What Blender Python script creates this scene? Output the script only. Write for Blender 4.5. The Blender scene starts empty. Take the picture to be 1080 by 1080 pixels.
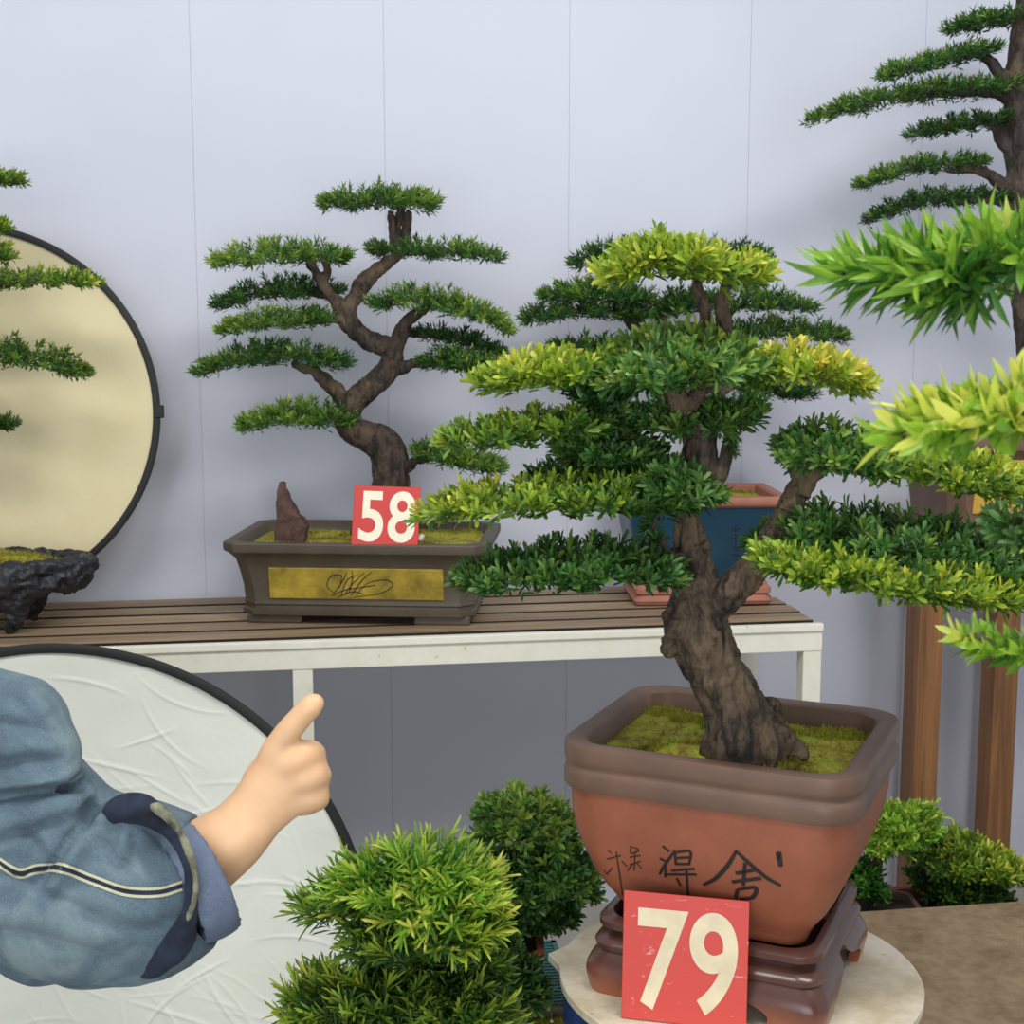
import bpy, bmesh, math, random
import numpy as np
from mathutils import Vector, Matrix, noise
from mathutils.bvhtree import BVHTree
rng = np.random.default_rng(7); random.seed(7)
C = bpy.context.scene.collection
PI = math.pi
# ------------------------------------------------------------ camera model
F = 1500.0; TH = math.atan(0.139); H = 1.47
ct, st = math.cos(TH), math.sin(TH)
EYE = Vector((0, 0, H))
def ray(px, py):
    u = (px-540)/F; v = (py-540)/F
    return Vector((u, ct-v*st, -st-v*ct))
def P(px, py, Y):
    d = ray(px, py); return EYE + d*(Y/d.y)
def PZ(px, py, z):
    d = ray(px, py); return EYE + d*((z-H)/d.z)
YAW = math.atan(0.1495)
def room(x, y, z=0):      # x along the wall, y into the wall, from the camera foot
    return Vector((x*math.cos(YAW)-y*math.sin(YAW), x*math.sin(YAW)+y*math.cos(YAW), z))
# ------------------------------------------------------------ object helpers
def empty(name, label, cat, loc=(0,0,0), group=None, rz=0):
    o = bpy.data.objects.new(name, None); C.objects.link(o); o.location = loc; o.rotation_euler = (0,0,rz)
    o.empty_display_size = .05
    o['label'] = label; o['category'] = cat
    if group: o['group'] = group
    return o
def tag(o, label, cat, group=None, kind=None):
    if label: o['label'] = label
    if cat: o['category'] = cat
    if group: o['group'] = group
    if kind: o['kind'] = kind
    return o
def link(name, me, mats, parent=None, smooth=None, local=False):
    o = bpy.data.objects.new(name, me); C.objects.link(o)
    for m in (mats if isinstance(mats, (list, tuple)) else [mats]): me.materials.append(m)
    if smooth is not None:
        me.shade_smooth()
        if smooth < 180: me.set_sharp_from_angle(angle=math.radians(smooth))
    if parent is not None:
        o.parent = parent
        if not local:
            pl = parent
            M = Matrix.Identity(4)
            while pl is not None:
                M = Matrix.LocRotScale(pl.location, pl.rotation_euler, pl.scale) @ M
                pl = pl.parent
            me.transform(M.inverted())
    return o
def pyd(verts, faces, name='m'):
    me = bpy.data.meshes.new(name); me.from_pydata([tuple(v) for v in verts], [], faces); me.update(); return me
def npmesh(V, quads=None, tris=None, name='m', mat_idx=None):
    me = bpy.data.meshes.new(name)
    nq = 0 if quads is None else len(quads); nt = 0 if tris is None else len(tris)
    me.vertices.add(len(V)); me.vertices.foreach_set('co', np.asarray(V, np.float32).ravel())
    loops = []
    if nq: loops.append(np.asarray(quads, np.int32).ravel())
    if nt: loops.append(np.asarray(tris, np.int32).ravel())
    L = np.concatenate(loops); me.loops.add(len(L)); me.loops.foreach_set('vertex_index', L)
    st_ = np.concatenate([np.arange(nq)*4, nq*4+np.arange(nt)*3]).astype(np.int32)
    me.polygons.add(nq+nt); me.polygons.foreach_set('loop_start', st_)
    if mat_idx is not None: me.polygons.foreach_set('material_index', np.asarray(mat_idx, np.int32))
    me.update(calc_edges=True); me.validate()
    return me
class MB:
    def __init__(s): s.v = []; s.f = []
    def add(s, vs, fs):
        n = len(s.v); s.v += [Vector(v) for v in vs]; s.f += [tuple(i+n for i in f) for f in fs]; return s
    def box(s, x0, x1, y0, y1, z0, z1, fn=None):
        vs = [Vector((x,y,z)) for z in (z0,z1) for y in (y0,y1) for x in (x0,x1)]
        if fn: vs = [fn(*v) for v in vs]
        return s.add(vs, [(0,2,3,1),(4,5,7,6),(0,1,5,4),(2,6,7,3),(0,4,6,2),(1,3,7,5)])
    def tube(s, pts, rad, n=8, cap=True):
        pts = [Vector(p) for p in pts]
        if not hasattr(rad, '__len__'): rad = [rad]*len(pts)
        rings = []; up = None
        for i, p in enumerate(pts):
            t = (pts[min(i+1, len(pts)-1)]-pts[max(i-1, 0)])
            t = t.normalized() if t.length > 1e-9 else Vector((0,0,1))
            if up is None: up = t.orthogonal().normalized()
            up = (up - t*up.dot(t)); up = up.normalized() if up.length > 1e-6 else t.orthogonal().normalized()
            w = t.cross(up)
            rings += [p + (up*math.cos(2*PI*k/n)+w*math.sin(2*PI*k/n))*rad[i] for k in range(n)]
        fs = [(i*n+k, i*n+(k+1)%n, (i+1)*n+(k+1)%n, (i+1)*n+k) for i in range(len(pts)-1) for k in range(n)]
        if cap: fs += [tuple(range(n))[::-1], tuple((len(pts)-1)*n+k for k in range(n))]
        return s.add(rings, fs)
    def me(s, name='m'): return pyd(s.v, s.f, name)
def bevel(me, w, seg=2, ang=35):
    bm = bmesh.new(); bm.from_mesh(me)
    es = [e for e in bm.edges if len(e.link_faces) == 2 and e.calc_face_angle(0) > math.radians(ang)]
    bmesh.ops.bevel(bm, geom=es, offset=w, segments=seg, affect='EDGES', profile=.5, clamp_overlap=True)
    bm.to_mesh(me); bm.free(); return me
def spline(pts, n=8):
    """Catmull-Rom through tuples of any length"""
    A = np.array(pts, float)
    if len(A) < 3:
        t = np.linspace(0, 1, n*(len(A)-1)+1)[:, None]; return A[0]*(1-t)+A[-1]*t
    A = np.vstack([2*A[0]-A[1], A, 2*A[-1]-A[-2]]); out = []
    for i in range(1, len(A)-2):
        p0, p1, p2, p3 = A[i-1:i+3]
        for k in range(n):
            t = k/n
            out.append(.5*((2*p1)+(-p0+p2)*t+(2*p0-5*p1+4*p2-p3)*t*t+(-p0+3*p1-3*p2+p3)*t**3))
    out.append(A[-2]); return np.array(out)
# ------------------------------------------------------------ smooth-union solids -> one continuous surface
def sdf_mesh(prims, h, k, cuts=(), kc=None, ys=1.0, y0=0.0):
    """prims/cuts: (a, b, ra, rb). Returns verts, quads"""
    pr = [(np.array(a, float), np.array(b, float), ra, rb) for a, b, ra, rb in prims]
    cu = [(np.array(a, float), np.array(b, float), ra, rb) for a, b, ra, rb in cuts]
    def sc(p): q = p.copy(); q[1] = y0+(q[1]-y0)/ys; return q
    pr = [(sc(a), sc(b), ra, rb) for a, b, ra, rb in pr]; cu = [(sc(a), sc(b), ra, rb) for a, b, ra, rb in cu]
    lo = np.min([np.minimum(a-ra, b-rb) for a, b, ra, rb in pr], 0)-k-3*h
    hi = np.max([np.maximum(a+ra, b+rb) for a, b, ra, rb in pr], 0)+k+3*h
    N = np.ceil((hi-lo)/h).astype(int)+1
    D = np.full(N, 1.0, np.float32)
    def local(a, b, ra, rb, m):
        i0 = np.maximum(np.floor((np.minimum(a, b)-max(ra, rb)-m-lo)/h).astype(int), 0)
        i1 = np.minimum(np.ceil((np.maximum(a, b)+max(ra, rb)+m-lo)/h).astype(int)+1, N)
        sl = tuple(slice(i0[j], i1[j]) for j in range(3))
        g = [(lo[j]+h*np.arange(i0[j], i1[j])).astype(np.float32) for j in range(3)]
        X, Y, Z = np.meshgrid(*g, indexing='ij', sparse=True)
        ab = b-a; L2 = max(float(ab@ab), 1e-12)
        t = np.clip(((X-a[0])*ab[0]+(Y-a[1])*ab[1]+(Z-a[2])*ab[2])/L2, 0, 1)
        d = np.sqrt((X-a[0]-t*ab[0])**2+(Y-a[1]-t*ab[1])**2+(Z-a[2]-t*ab[2])**2)-(ra+(rb-ra)*t)
        return sl, d
    for a, b, ra, rb in pr:
        sl, d = local(a, b, ra, rb, k+2*h)
        o = D[sl]; hh = np.maximum(k-np.abs(o-d), 0)/k
        D[sl] = np.minimum(o, d)-hh*hh*k*.25
    kk = kc or k
    for a, b, ra, rb in cu:
        sl, d = local(a, b, ra, rb, kk+2*h)
        d = -d; o = D[sl]; hh = np.maximum(kk-np.abs(o-d), 0)/kk
        D[sl] = np.maximum(o, d)+hh*hh*kk*.25
    S = D < 0
    cnt = np.zeros(N-1, np.int16)
    for i in (0,1):
        for j in (0,1):
            for l in (0,1): cnt += S[i:N[0]-1+i, j:N[1]-1+j, l:N[2]-1+l]
    act = np.argwhere((cnt > 0) & (cnt < 8))
    idx = -np.ones(N-1, np.int64); idx[act[:,0], act[:,1], act[:,2]] = np.arange(len(act))
    acc = np.zeros((len(act), 3)); num = np.zeros(len(act))
    cs = [(i,j,l) for i in (0,1) for j in (0,1) for l in (0,1)]
    for c0 in cs:
        for ax in range(3):
            if c0[ax]: continue
            c1 = list(c0); c1[ax] = 1
            p = act+np.array(c0); q = act+np.array(c1)
            d0 = D[p[:,0],p[:,1],p[:,2]]; d1 = D[q[:,0],q[:,1],q[:,2]]
            m = (d0 < 0) != (d1 < 0)
            t = np.where(m, d0/np.where(m, d0-d1, 1), 0)
            pos = np.tile(np.array(c0, float), (len(act), 1)); pos[:,ax] = t
            acc += pos*m[:,None]; num += m
    V = lo+h*(act+acc/np.maximum(num, 1)[:,None])
    quads = []
    for ax in range(3):
        a1, a2 = (ax+1)%3, (ax+2)%3
        s0 = [slice(1, N[j]-1) for j in range(3)]; s0[ax] = slice(0, N[ax]-1)
        s1 = list(s0); s1[ax] = slice(1, N[ax])
        A, B = S[tuple(s0)], S[tuple(s1)]
        e = np.argwhere(A != B); off = np.array([1,1,1]); off[ax] = 0; e = e+off
        ins = S[e[:,0], e[:,1], e[:,2]]
        def cell(d1, d2):
            q = e.copy(); q[:,a1] += d1; q[:,a2] += d2
            return idx[q[:,0], q[:,1], q[:,2]]
        Q = np.stack([cell(-1,-1), cell(0,-1), cell(0,0), cell(-1,0)], 1)
        Q[~ins] = Q[~ins][:, ::-1]
        quads.append(Q)
    Q = np.vstack(quads); Q = Q[(Q >= 0).all(1)]
    V[:,1] = y0+(V[:,1]-y0)*ys
    return V, Q
def vnormals(V, Q):
    n = np.cross(V[Q[:,2]]-V[Q[:,0]], V[Q[:,3]]-V[Q[:,1]])
    N_ = np.zeros_like(V)
    for j in range(4): np.add.at(N_, Q[:,j], n)
    return N_/np.maximum(np.linalg.norm(N_, axis=1), 1e-12)[:,None]
def rough(V, Q, amp, freq, stretch=(1,1,1), ridge=True, oct=4):
    Nn = vnormals(V, Q); d = np.empty(len(V))
    for i, v in enumerate(V):
        p = Vector((v[0]*freq*stretch[0], v[1]*freq*stretch[1], v[2]*freq*stretch[2]))
        d[i] = noise.fractal(p, .9, 2.1, oct)
    if ridge: d = .5-2*np.abs(d)
    return V+Nn*(d*amp)[:,None]
# ------------------------------------------------------------ materials
def lin(c):
    c = [x/255 for x in c]; return tuple(x/12.92 if x <= .04045 else ((x+.055)/1.055)**2.4 for x in c)+(1,)
class NT:
    def __init__(s, name):
        s.m = bpy.data.materials.new(name); s.m.use_nodes = True; s.t = s.m.node_tree; s.n = s.t.nodes
        s.b = s.n['Principled BSDF']; s.tc = s.n.new('ShaderNodeTexCoord')
    def node(s, ty, **kw):
        n = s.n.new(ty)
        for k_, v in kw.items():
            if k_.startswith('_'): setattr(n, k_[1:], v)
            else: n.inputs[k_.replace('__', ' ')].default_value = v
        return n
    def l(s, a, b): s.t.links.new(a, b)
    def mapping(s, scale=(1,1,1), rot=(0,0,0), src='Object'):
        m = s.n.new('ShaderNodeMapping'); m.inputs['Scale'].default_value = scale; m.inputs['Rotation'].default_value = rot
        s.l(s.tc.outputs[src], m.inputs[0]); return m.outputs[0]
    def noise(s, scale, vec=None, detail=5, rough=.6, dist=0):
        n = s.node('ShaderNodeTexNoise', Scale=scale, Detail=detail, Roughness=rough, Distortion=dist)
        s.l(vec or s.mapping(), n.inputs['Vector']); return n.outputs['Fac']
    def ramp(s, fac, stops, interp='LINEAR'):
        r = s.n.new('ShaderNodeValToRGB'); e = r.color_ramp.elements; r.color_ramp.interpolation = interp
        while len(e) < len(stops): e.new(.5)
        for x, (p, c) in zip(e, stops): x.position = p; x.color = c if len(c) == 4 else tuple(c)+(1,)
        s.l(fac, r.inputs[0]); return r.outputs[0]
    def mix(s, fac, a, b, mode='MIX'):
        m = s.n.new('ShaderNodeMix'); m.data_type = 'RGBA'; m.blend_type = mode
        for sock, v in ((m.inputs[0], fac), (m.inputs[6], a), (m.inputs[7], b)):
            if hasattr(v, 'links'): s.l(v, sock)
            else: sock.default_value = v
        return m.outputs[2]
    def base(s, c):
        if hasattr(c, 'links'): s.l(c, s.b.inputs['Base Color'])
        else: s.b.inputs['Base Color'].default_value = c
        return s
    def r(s, v):
        if hasattr(v, 'links'): s.l(v, s.b.inputs['Roughness'])
        else: s.b.inputs['Roughness'].default_value = v
        return s
    def bump(s, h, strength=.5, dist=.002):
        b = s.node('ShaderNodeBump', Strength=strength, Distance=dist); s.l(h, b.inputs['Height'])
        s.l(b.outputs[0], s.b.inputs['Normal']); return s
    def set(s, **kw):
        for k_, v in kw.items(): s.b.inputs[k_.replace('__', ' ')].default_value = v
        return s
def simple(name, c, r=.5, var=.12, scale=30, bump=.2, dist=.001, **kw):
    t = NT(name); f = t.noise(scale); c = lin(c)
    d = tuple(x*(1-var*2) for x in c[:3])+(1,); e = tuple(min(1, x*(1+var)) for x in c[:3])+(1,)
    t.base(t.ramp(f, [(.3, d), (.7, e)])).r(r).bump(f, bump, dist).set(**kw); return t.m
def leaf_mat(name, dark, mid, young, tip, gloss=.36):
    t = NT(name); a = t.node('ShaderNodeAttribute', _attribute_name='tone')
    col = t.ramp(a.outputs['Fac'], [(0, lin(dark)), (.4, lin(mid)), (.75, lin(young)), (1, lin(tip))])
    hz = t.noise(22, None, 3); col = t.mix(t.ramp(hz, [(.5,(0,0,0)),(.72,(.5,.5,.5))]), col, t.mix(.5, col, lin((128,112,52))))
    t.base(col).r(gloss).set(Specular__IOR__Level=.45)
    tr = t.n.new('ShaderNodeBsdfTranslucent'); t.l(col, tr.inputs[0])
    mx = t.n.new('ShaderNodeMixShader'); mx.inputs[0].default_value = .28
    t.l(t.b.outputs[0], mx.inputs[1]); t.l(tr.outputs[0], mx.inputs[2]); t.l(mx.outputs[0], t.n['Material Output'].inputs[0])
    return t.m
def bark_mat(name, dark, light, s=60):
    t = NT(name); f = t.noise(s, t.mapping((1,1,.35)), 8, .7, .6); g = t.noise(s*.2, None, 4)
    c1 = t.ramp(f, [(.40, lin(dark)), (.60, lin(light))]); c2 = t.mix(t.ramp(g, [(.5,(0,0,0)),(.7,(.45,.45,.45))]), c1, lin((140,118,88)))
    t.base(c2).r(.75).bump(f, 1, .008); return t.m
M = {}
M['leaf_deep'] = leaf_mat('leaf_deep', (24,54,24), (62,108,44), (138,172,64), (196,196,88))
M['leaf_mid'] = leaf_mat('leaf_mid', (28,58,26), (74,118,48), (164,188,56), (220,206,84))
M['leaf_bright'] = leaf_mat('leaf_bright', (28,72,26), (76,132,44), (156,196,62), (222,222,100))
M['leaf_blue'] = leaf_mat('leaf_blue', (30,64,30), (80,126,58), (150,176,66), (208,196,92))
M['bark'] = bark_mat('bark', (28,22,19), (82,66,54))
M['bark_dark'] = bark_mat('bark_dark', (26,22,20), (72,60,52))
M['bark_old'] = bark_mat('bark_old', (30,23,18), (104,86,66), 55)
def moss_mat():
    t = NT('moss'); f = t.noise(28, None, 6, .65); g = t.noise(140, None, 3)
    c = t.ramp(f, [(.34, lin((84,68,32))), (.43, lin((150,124,40))), (.52, lin((178,166,50))), (.60, lin((164,178,54))), (.7, lin((126,160,50)))])
    c = t.mix(.35, c, t.ramp(g, [(.3, lin((70,70,24))), (.7, lin((190,196,70)))]))
    t.base(c).r(.95).bump(g, 1, .004); return t.m
M['moss'] = moss_mat()
M['soil'] = simple('soil', (52,42,34), .95, .3, 90, .8, .004)
# ------------------------------------------------------------ leaves
def leaf_arrays(pos, dr, nr, L, W, tone, detail=True):
    n = len(pos); dr = dr/np.linalg.norm(dr, axis=1)[:,None]
    nr = nr-dr*(nr*dr).sum(1)[:,None]; nr = nr/np.maximum(np.linalg.norm(nr, axis=1), 1e-9)[:,None]
    sd = np.cross(dr, nr); L = L[:,None]; W = W[:,None]
    def pt(a, b, c): return pos+dr*L*a+sd*W*b+nr*L*c
    if detail:
        a1, w1, a2, w2 = (.35,.8,.82,.95) if detail != 'needle' else (.3,.9,.7,.8)
        vs = [pt(0,0,0), pt(a1,w1,.05), pt(a2,w2,.0), pt(1,0,-.08), pt(a2,-w2,.0), pt(a1,-w1,.05), pt(a1,0,-.01), pt(a2,0,-.05)]
        q = np.array([(1,6,7,2),(6,5,4,7)]); t = np.array([(0,6,1),(0,5,6),(2,7,3),(7,4,3)])
    else:
        vs = [pt(0,0,0), pt(.5,1,.05), pt(1,0,-.05), pt(.5,-1,.05), pt(.5,0,-.02)]
        q = np.array([(0,4,2,1),(0,3,2,4)]); t = None
    k = len(vs); V = np.stack(vs, 1).reshape(-1, 3); b = (np.arange(n)*k)[:,None,None]
    Q = (q[None]+b).reshape(-1, 4); T = None if t is None else (t[None]+b).reshape(-1, 3)
    return V, Q, T, np.repeat(tone, k)
def shoots(pos, axis, leaf, wid, tone, nl=12, slen=1.2, spread=(70, 22), detail=True, tipgain=.22):
    """pos, axis (n,3): leafy shoot tips; returns leaf arrays"""
    n = len(pos); axis = axis/np.linalg.norm(axis, axis=1)[:,None]
    ref = np.tile([0.,0,1], (n,1)); ref[np.abs(axis[:,2]) > .9] = [1,0,0]
    a = np.cross(axis, ref); a /= np.linalg.norm(a, axis=1)[:,None]; b = np.cross(axis, a)
    i = np.arange(nl); f = (i+.5)/nl
    ph = rng.uniform(0, 2*PI, n)[:,None]+i[None]*2.39996+rng.normal(0, .25, (n, nl))
    ang = np.radians(spread[0]+(spread[1]-spread[0])*f)[None]+rng.normal(0, .14, (n, nl))
    rad = a[:,None]*np.cos(ph)[...,None]+b[:,None]*np.sin(ph)[...,None]
    d = axis[:,None]*np.cos(ang)[...,None]+rad*np.sin(ang)[...,None]
    d[...,2] += .12
    p = pos[:,None]+axis[:,None]*(slen*leaf*(f-.5))[None,:,None]
    L = leaf*rng.uniform(.75, 1.15, (n, nl)); Wd = wid*rng.uniform(.8, 1.15, (n, nl))
    T = tone[:,None]+rng.normal(0, .095, (n, nl))+(f-.5)[None]*tipgain
    nrm = axis[:,None]*np.sin(ang)[...,None]-rad*np.cos(ang)[...,None]
    return leaf_arrays(p.reshape(-1,3), d.reshape(-1,3), nrm.reshape(-1,3), L.ravel(), Wd.ravel(), np.clip(T.ravel(), 0, 1), detail)
def tube_arrays(paths):
    mb = MB()
    for pts, r in paths: mb.tube(pts, r, 5, False)
    return np.array([tuple(v) for v in mb.v]).reshape(-1,3), np.array(mb.f, int).reshape(-1,4)
def pad(parent, spine, Y, thick, W, leaf=.02, wid=.0028, n=160, tone=.35, young=None, mat='leaf_deep', nl=12,
        detail=False, twig=.0022, up=.55, dome=.5, bark='bark_dark', tipw=.35, slen=1.2, name='foliage', flow=0, spread=(70, 22), tipgain=.22):
    """spine in photo pixels (x, y[, dY]) on the plane at distance Y; thick in px, W: half breadth in metres (away from / towards the viewer)"""
    sp = [(s[0], s[1], s[2] if len(s) > 2 else 0) for s in spine]
    W3 = spline([tuple(P(x, y, Y+d)) for x, y, d in sp], 10)
    seg = np.linalg.norm(np.diff(W3, axis=0), axis=1); cum = np.concatenate([[0], np.cumsum(seg)])/seg.sum()
    px = (Y/ct)/F; T = thick*px
    t = rng.uniform(0, 1, n)**.95
    C3 = np.stack([np.interp(t, cum, W3[:,j]) for j in range(3)], 1)
    tg = np.stack([np.interp(np.minimum(t+.03, 1), cum, W3[:,j])-np.interp(np.maximum(t-.03, 0), cum, W3[:,j]) for j in range(3)], 1)
    tg /= np.linalg.norm(tg, axis=1)[:,None]
    lat = np.stack([-tg[:,1], tg[:,0], np.zeros(n)], 1); lat /= np.linalg.norm(lat, axis=1)[:,None]
    prof = np.clip(1-np.abs(2*t-1)**2.2, 0, 1)**.5; prof = tipw+(1-tipw)*prof
    s = rng.uniform(-1, 1, n); s = np.sign(s)*np.abs(s)**.8
    lob = 1+.18*np.sin(t*17+rng.uniform(0, 6))
    d = s*W*prof*lob
    e = rng.uniform(-1, 1, n)*.5
    z = T*prof*(dome*(1-s*s)+e*np.sqrt(1.05-s*s))-T*.25
    pos = C3+lat*d[:,None]; pos[:,2] += z
    out = np.where(t < .5, -1, 1)*np.abs(2*t-1)**1.5
    ax = lat*s[:,None]*.75+tg*(out*.9+0*t)[:,None]+rng.normal(0, .28, (n, 3)); ax += tg*flow; ax[:,2] += up+.3*(z/T)
    pull = leaf*.45; pos = pos-ax/np.linalg.norm(ax, axis=1)[:,None]*pull*.6
    yg = np.zeros(n) if young is None else np.interp(t, np.linspace(0, 1, len(young)), young)*.88
    tn = tone+yg*(.55+.45*np.clip(z/T+.3, 0, 1))+rng.normal(0, .07, n)
    tn = np.where(rng.uniform(size=n) < .12, tn+.12, tn)
    V, Q, Tr, tone_v = shoots(pos, ax, leaf, wid, tn, nl, slen, spread, detail, tipgain)
    paths = [(W3, np.linspace(twig*1.6, twig*.6, len(W3)))]
    for k in rng.choice(n, max(6, n//6), replace=False):
        u = max(0, t[k]-.06) if True else 0
        base = np.array([np.interp(u, cum, W3[:,j]) for j in range(3)])
        mid = (base+pos[k])/2; mid[2] -= T*.15
        paths.append(([base, mid, pos[k]], [twig*.7, twig*.5, twig*.3]))
    V2, Q2 = tube_arrays(paths)
    mi = np.concatenate([np.zeros(len(Q), int), np.ones(len(Q2), int), np.zeros(0 if Tr is None else len(Tr), int)])
    me = npmesh(np.vstack([V, V2]), np.vstack([Q, Q2+len(V)]), Tr, name, mi)
    at = me.attributes.new('tone', 'FLOAT', 'POINT'); at.data.foreach_set('value', np.concatenate([tone_v, np.full(len(V2), .1)]).astype(np.float32))
    return link(name, me, [M[mat], M[bark]], parent)
# ------------------------------------------------------------ trunks
def trunk(parent, lines, Y, h=.003, k=.006, amp=.003, freq=28, mat='bark', thin=2.2, name='trunk', extra=(), stretch=(1,1,.5)):
    """lines: list of [(px, py, dY, radius_px)]"""
    px = (Y/ct)/F; prims = []; tubes = MB()
    for ln in lines:
        S = spline(ln, 5); pts = [tuple(P(a, b, Y+c)) for a, b, c, r in S]; R = [max(.3, s[3])*px for s in S]
        if max(s[3] for s in ln)*px < h*1.0: tubes.tube(pts, R, 7); continue
        for i in range(len(pts)-1): prims.append((pts[i], pts[i+1], max(R[i], h*.9), max(R[i+1], h*.9)))
    for a, r in extra:
        p = tuple(P(a[0], a[1], Y+a[2])); prims.append((p, p, r*px, r*px))
    V, Q = sdf_mesh(prims, h, k)
    V = rough(V, Q, amp, freq, stretch)
    V2 = np.array([tuple(v) for v in tubes.v]).reshape(-1,3)
    if len(V2):
        q2 = [f for f in tubes.f if len(f) == 4]
        V, Q = np.vstack([V, V2]), np.vstack([Q, np.array(q2)+len(V)])
    return link(name, npmesh(V, Q, None, name), M[mat], parent, 180)
def coil(parent, line, Y, turns, r, mat, wr=.0011, name='training_wire'):
    px = (Y/ct)/F; S = spline(line, 10); n = len(S); pts = []
    ps = [Vector(P(a, b, Y+c)) for a, b, c, _ in S]
    N_ = turns*14
    for i in range(N_+1):
        f = i/N_*(n-1); j = min(int(f), n-2); g = f-j
        p = ps[j].lerp(ps[j+1], g); t = (ps[j+1]-ps[j]).normalized(); rad = (S[j][3]*(1-g)+S[j+1][3]*g)*px*r
        u = t.orthogonal().normalized(); w = t.cross(u); a = 2*PI*turns*i/N_
        pts.append(p+(u*math.cos(a)+w*math.sin(a))*rad)
    return link(name, MB().tube(pts, wr, 6).me(), M[mat], parent, 180)
# ------------------------------------------------------------ pots
def ring(hw, hd, z, r, n=6):
    pts = []
    r = min(r, hw*.98, hd*.98)
    for cx, cy, a0 in ((hw-r, hd-r, 0), (-hw+r, hd-r, 90), (-hw+r, -hd+r, 180), (hw-r, -hd+r, 270)):
        for i in range(n):
            a = math.radians(a0+90*i/(n-1)); pts.append(Vector((cx+r*math.cos(a), cy+r*math.sin(a), z)))
    return pts
def loft(rings, capb=True, capt=False):
    mb = MB(); n = len(rings[0]); vs = [p for r_ in rings for p in r_]
    fs = [(i*n+k, i*n+(k+1)%n, (i+1)*n+(k+1)%n, (i+1)*n+k) for i in range(len(rings)-1) for k in range(n)]
    if capb: fs.append(tuple(range(n))[::-1])
    if capt: fs.append(tuple((len(rings)-1)*n+k for k in range(n)))
    return mb.add(vs, fs)
def moss_mesh(hw, hd, z, r, bulge, n=26, tuft=900, seed=1):
    """domed moss surface with blades, inside a rounded rectangle"""
    vs, fs = [], []
    rg = ring(hw, hd, 0, r, 8); N_ = len(rg)
    R_ = 12
    for i in range(R_+1):
        f = i/R_
        for p in rg:
            q = p*f; zz = z+bulge*(1-f**2)+noise.fractal(Vector((q.x*26, q.y*26, seed)), .8, 2, 5)*.011*(1-.6*f)
            vs.append(Vector((q.x, q.y, zz)))
    for i in range(R_):
        for k in range(N_): fs.append((i*N_+k, (i+1)*N_+k, (i+1)*N_+(k+1)%N_, i*N_+(k+1)%N_))
    rs = random.Random(seed)
    for _ in range(tuft):
        a = rs.uniform(0, 2*PI); f = math.sqrt(rs.random())*.97
        k = rs.randrange(N_); p = rg[k].lerp(rg[(k+1)%N_], rs.random())*f
        zz = z+bulge*(1-f**2)+noise.fractal(Vector((p.x*26, p.y*26, seed)), .8, 2, 5)*.011*(1-.6*f)
        h = rs.uniform(.003, .010); w = rs.uniform(.0007, .0015); dx = Vector((math.cos(a), math.sin(a), 0))
        tl = Vector((rs.uniform(-1,1), rs.uniform(-1,1), 0))*h*.6
        b = Vector((p.x, p.y, zz-.001)); n0 = len(vs)
        vs += [b-dx*w, b+dx*w, b+Vector((0,0,h))+tl]; fs.append((n0, n0+1, n0+2))
    return pyd(vs, fs)
def terr(name, c, r=.55, **kw): return simple(name, c, r, .1, 14, .12, .0015, **kw)
M['clay_brown'] = terr('clay_brown', (108,82,66), .5)
M['clay_dark'] = terr('clay_dark', (86,76,62), .5)
M['clay_red'] = terr('clay_red', (148,84,58), .55)
M['clay_pink'] = terr('clay_pink', (172,112,92), .6)
M['glaze_blue'] = terr('glaze_blue', (24,66,88), .3)
M['glaze_brown'] = terr('glaze_brown', (84,54,46), .22)
t = NT('glaze_fade'); f_ = t.noise(9, None, 4)
geo = t.n.new('ShaderNodeNewGeometry'); sep = t.n.new('ShaderNodeSeparateXYZ')
t.l(t.tc.outputs['Object'], sep.inputs[0])
ad = t.node('ShaderNodeMath', _operation='MULTIPLY_ADD'); t.l(f_, ad.inputs[0]); ad.inputs[1].default_value = .045; t.l(sep.outputs[2], ad.inputs[2])
t.base(t.ramp(ad.outputs[0], [(.018, lin((160,92,66))), (.06, lin((82,52,45)))])).r(.25); M['glaze_fade'] = t.m
M['panel_yellow'] = simple('panel_yellow', (168,144,48), .4, .3, 22, .1, .001)
M['panel_ochre'] = simple('panel_ochre', (196,154,60), .45, .1, 16, .1, .001)
M['ink'] = simple('ink', (34,26,22), .6, .1)
M['rock_black'] = simple('rock_black', (42,42,46), .45, .35, 22, .8, .006)
M['rock_red'] = simple('rock_red', (92,66,58), .85, .3, 60, .9, .004)
def pot_obj(parent, name, rings, mat, sm=40):
    return link(name, loft(rings).me(), mat, parent, sm, True)
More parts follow.
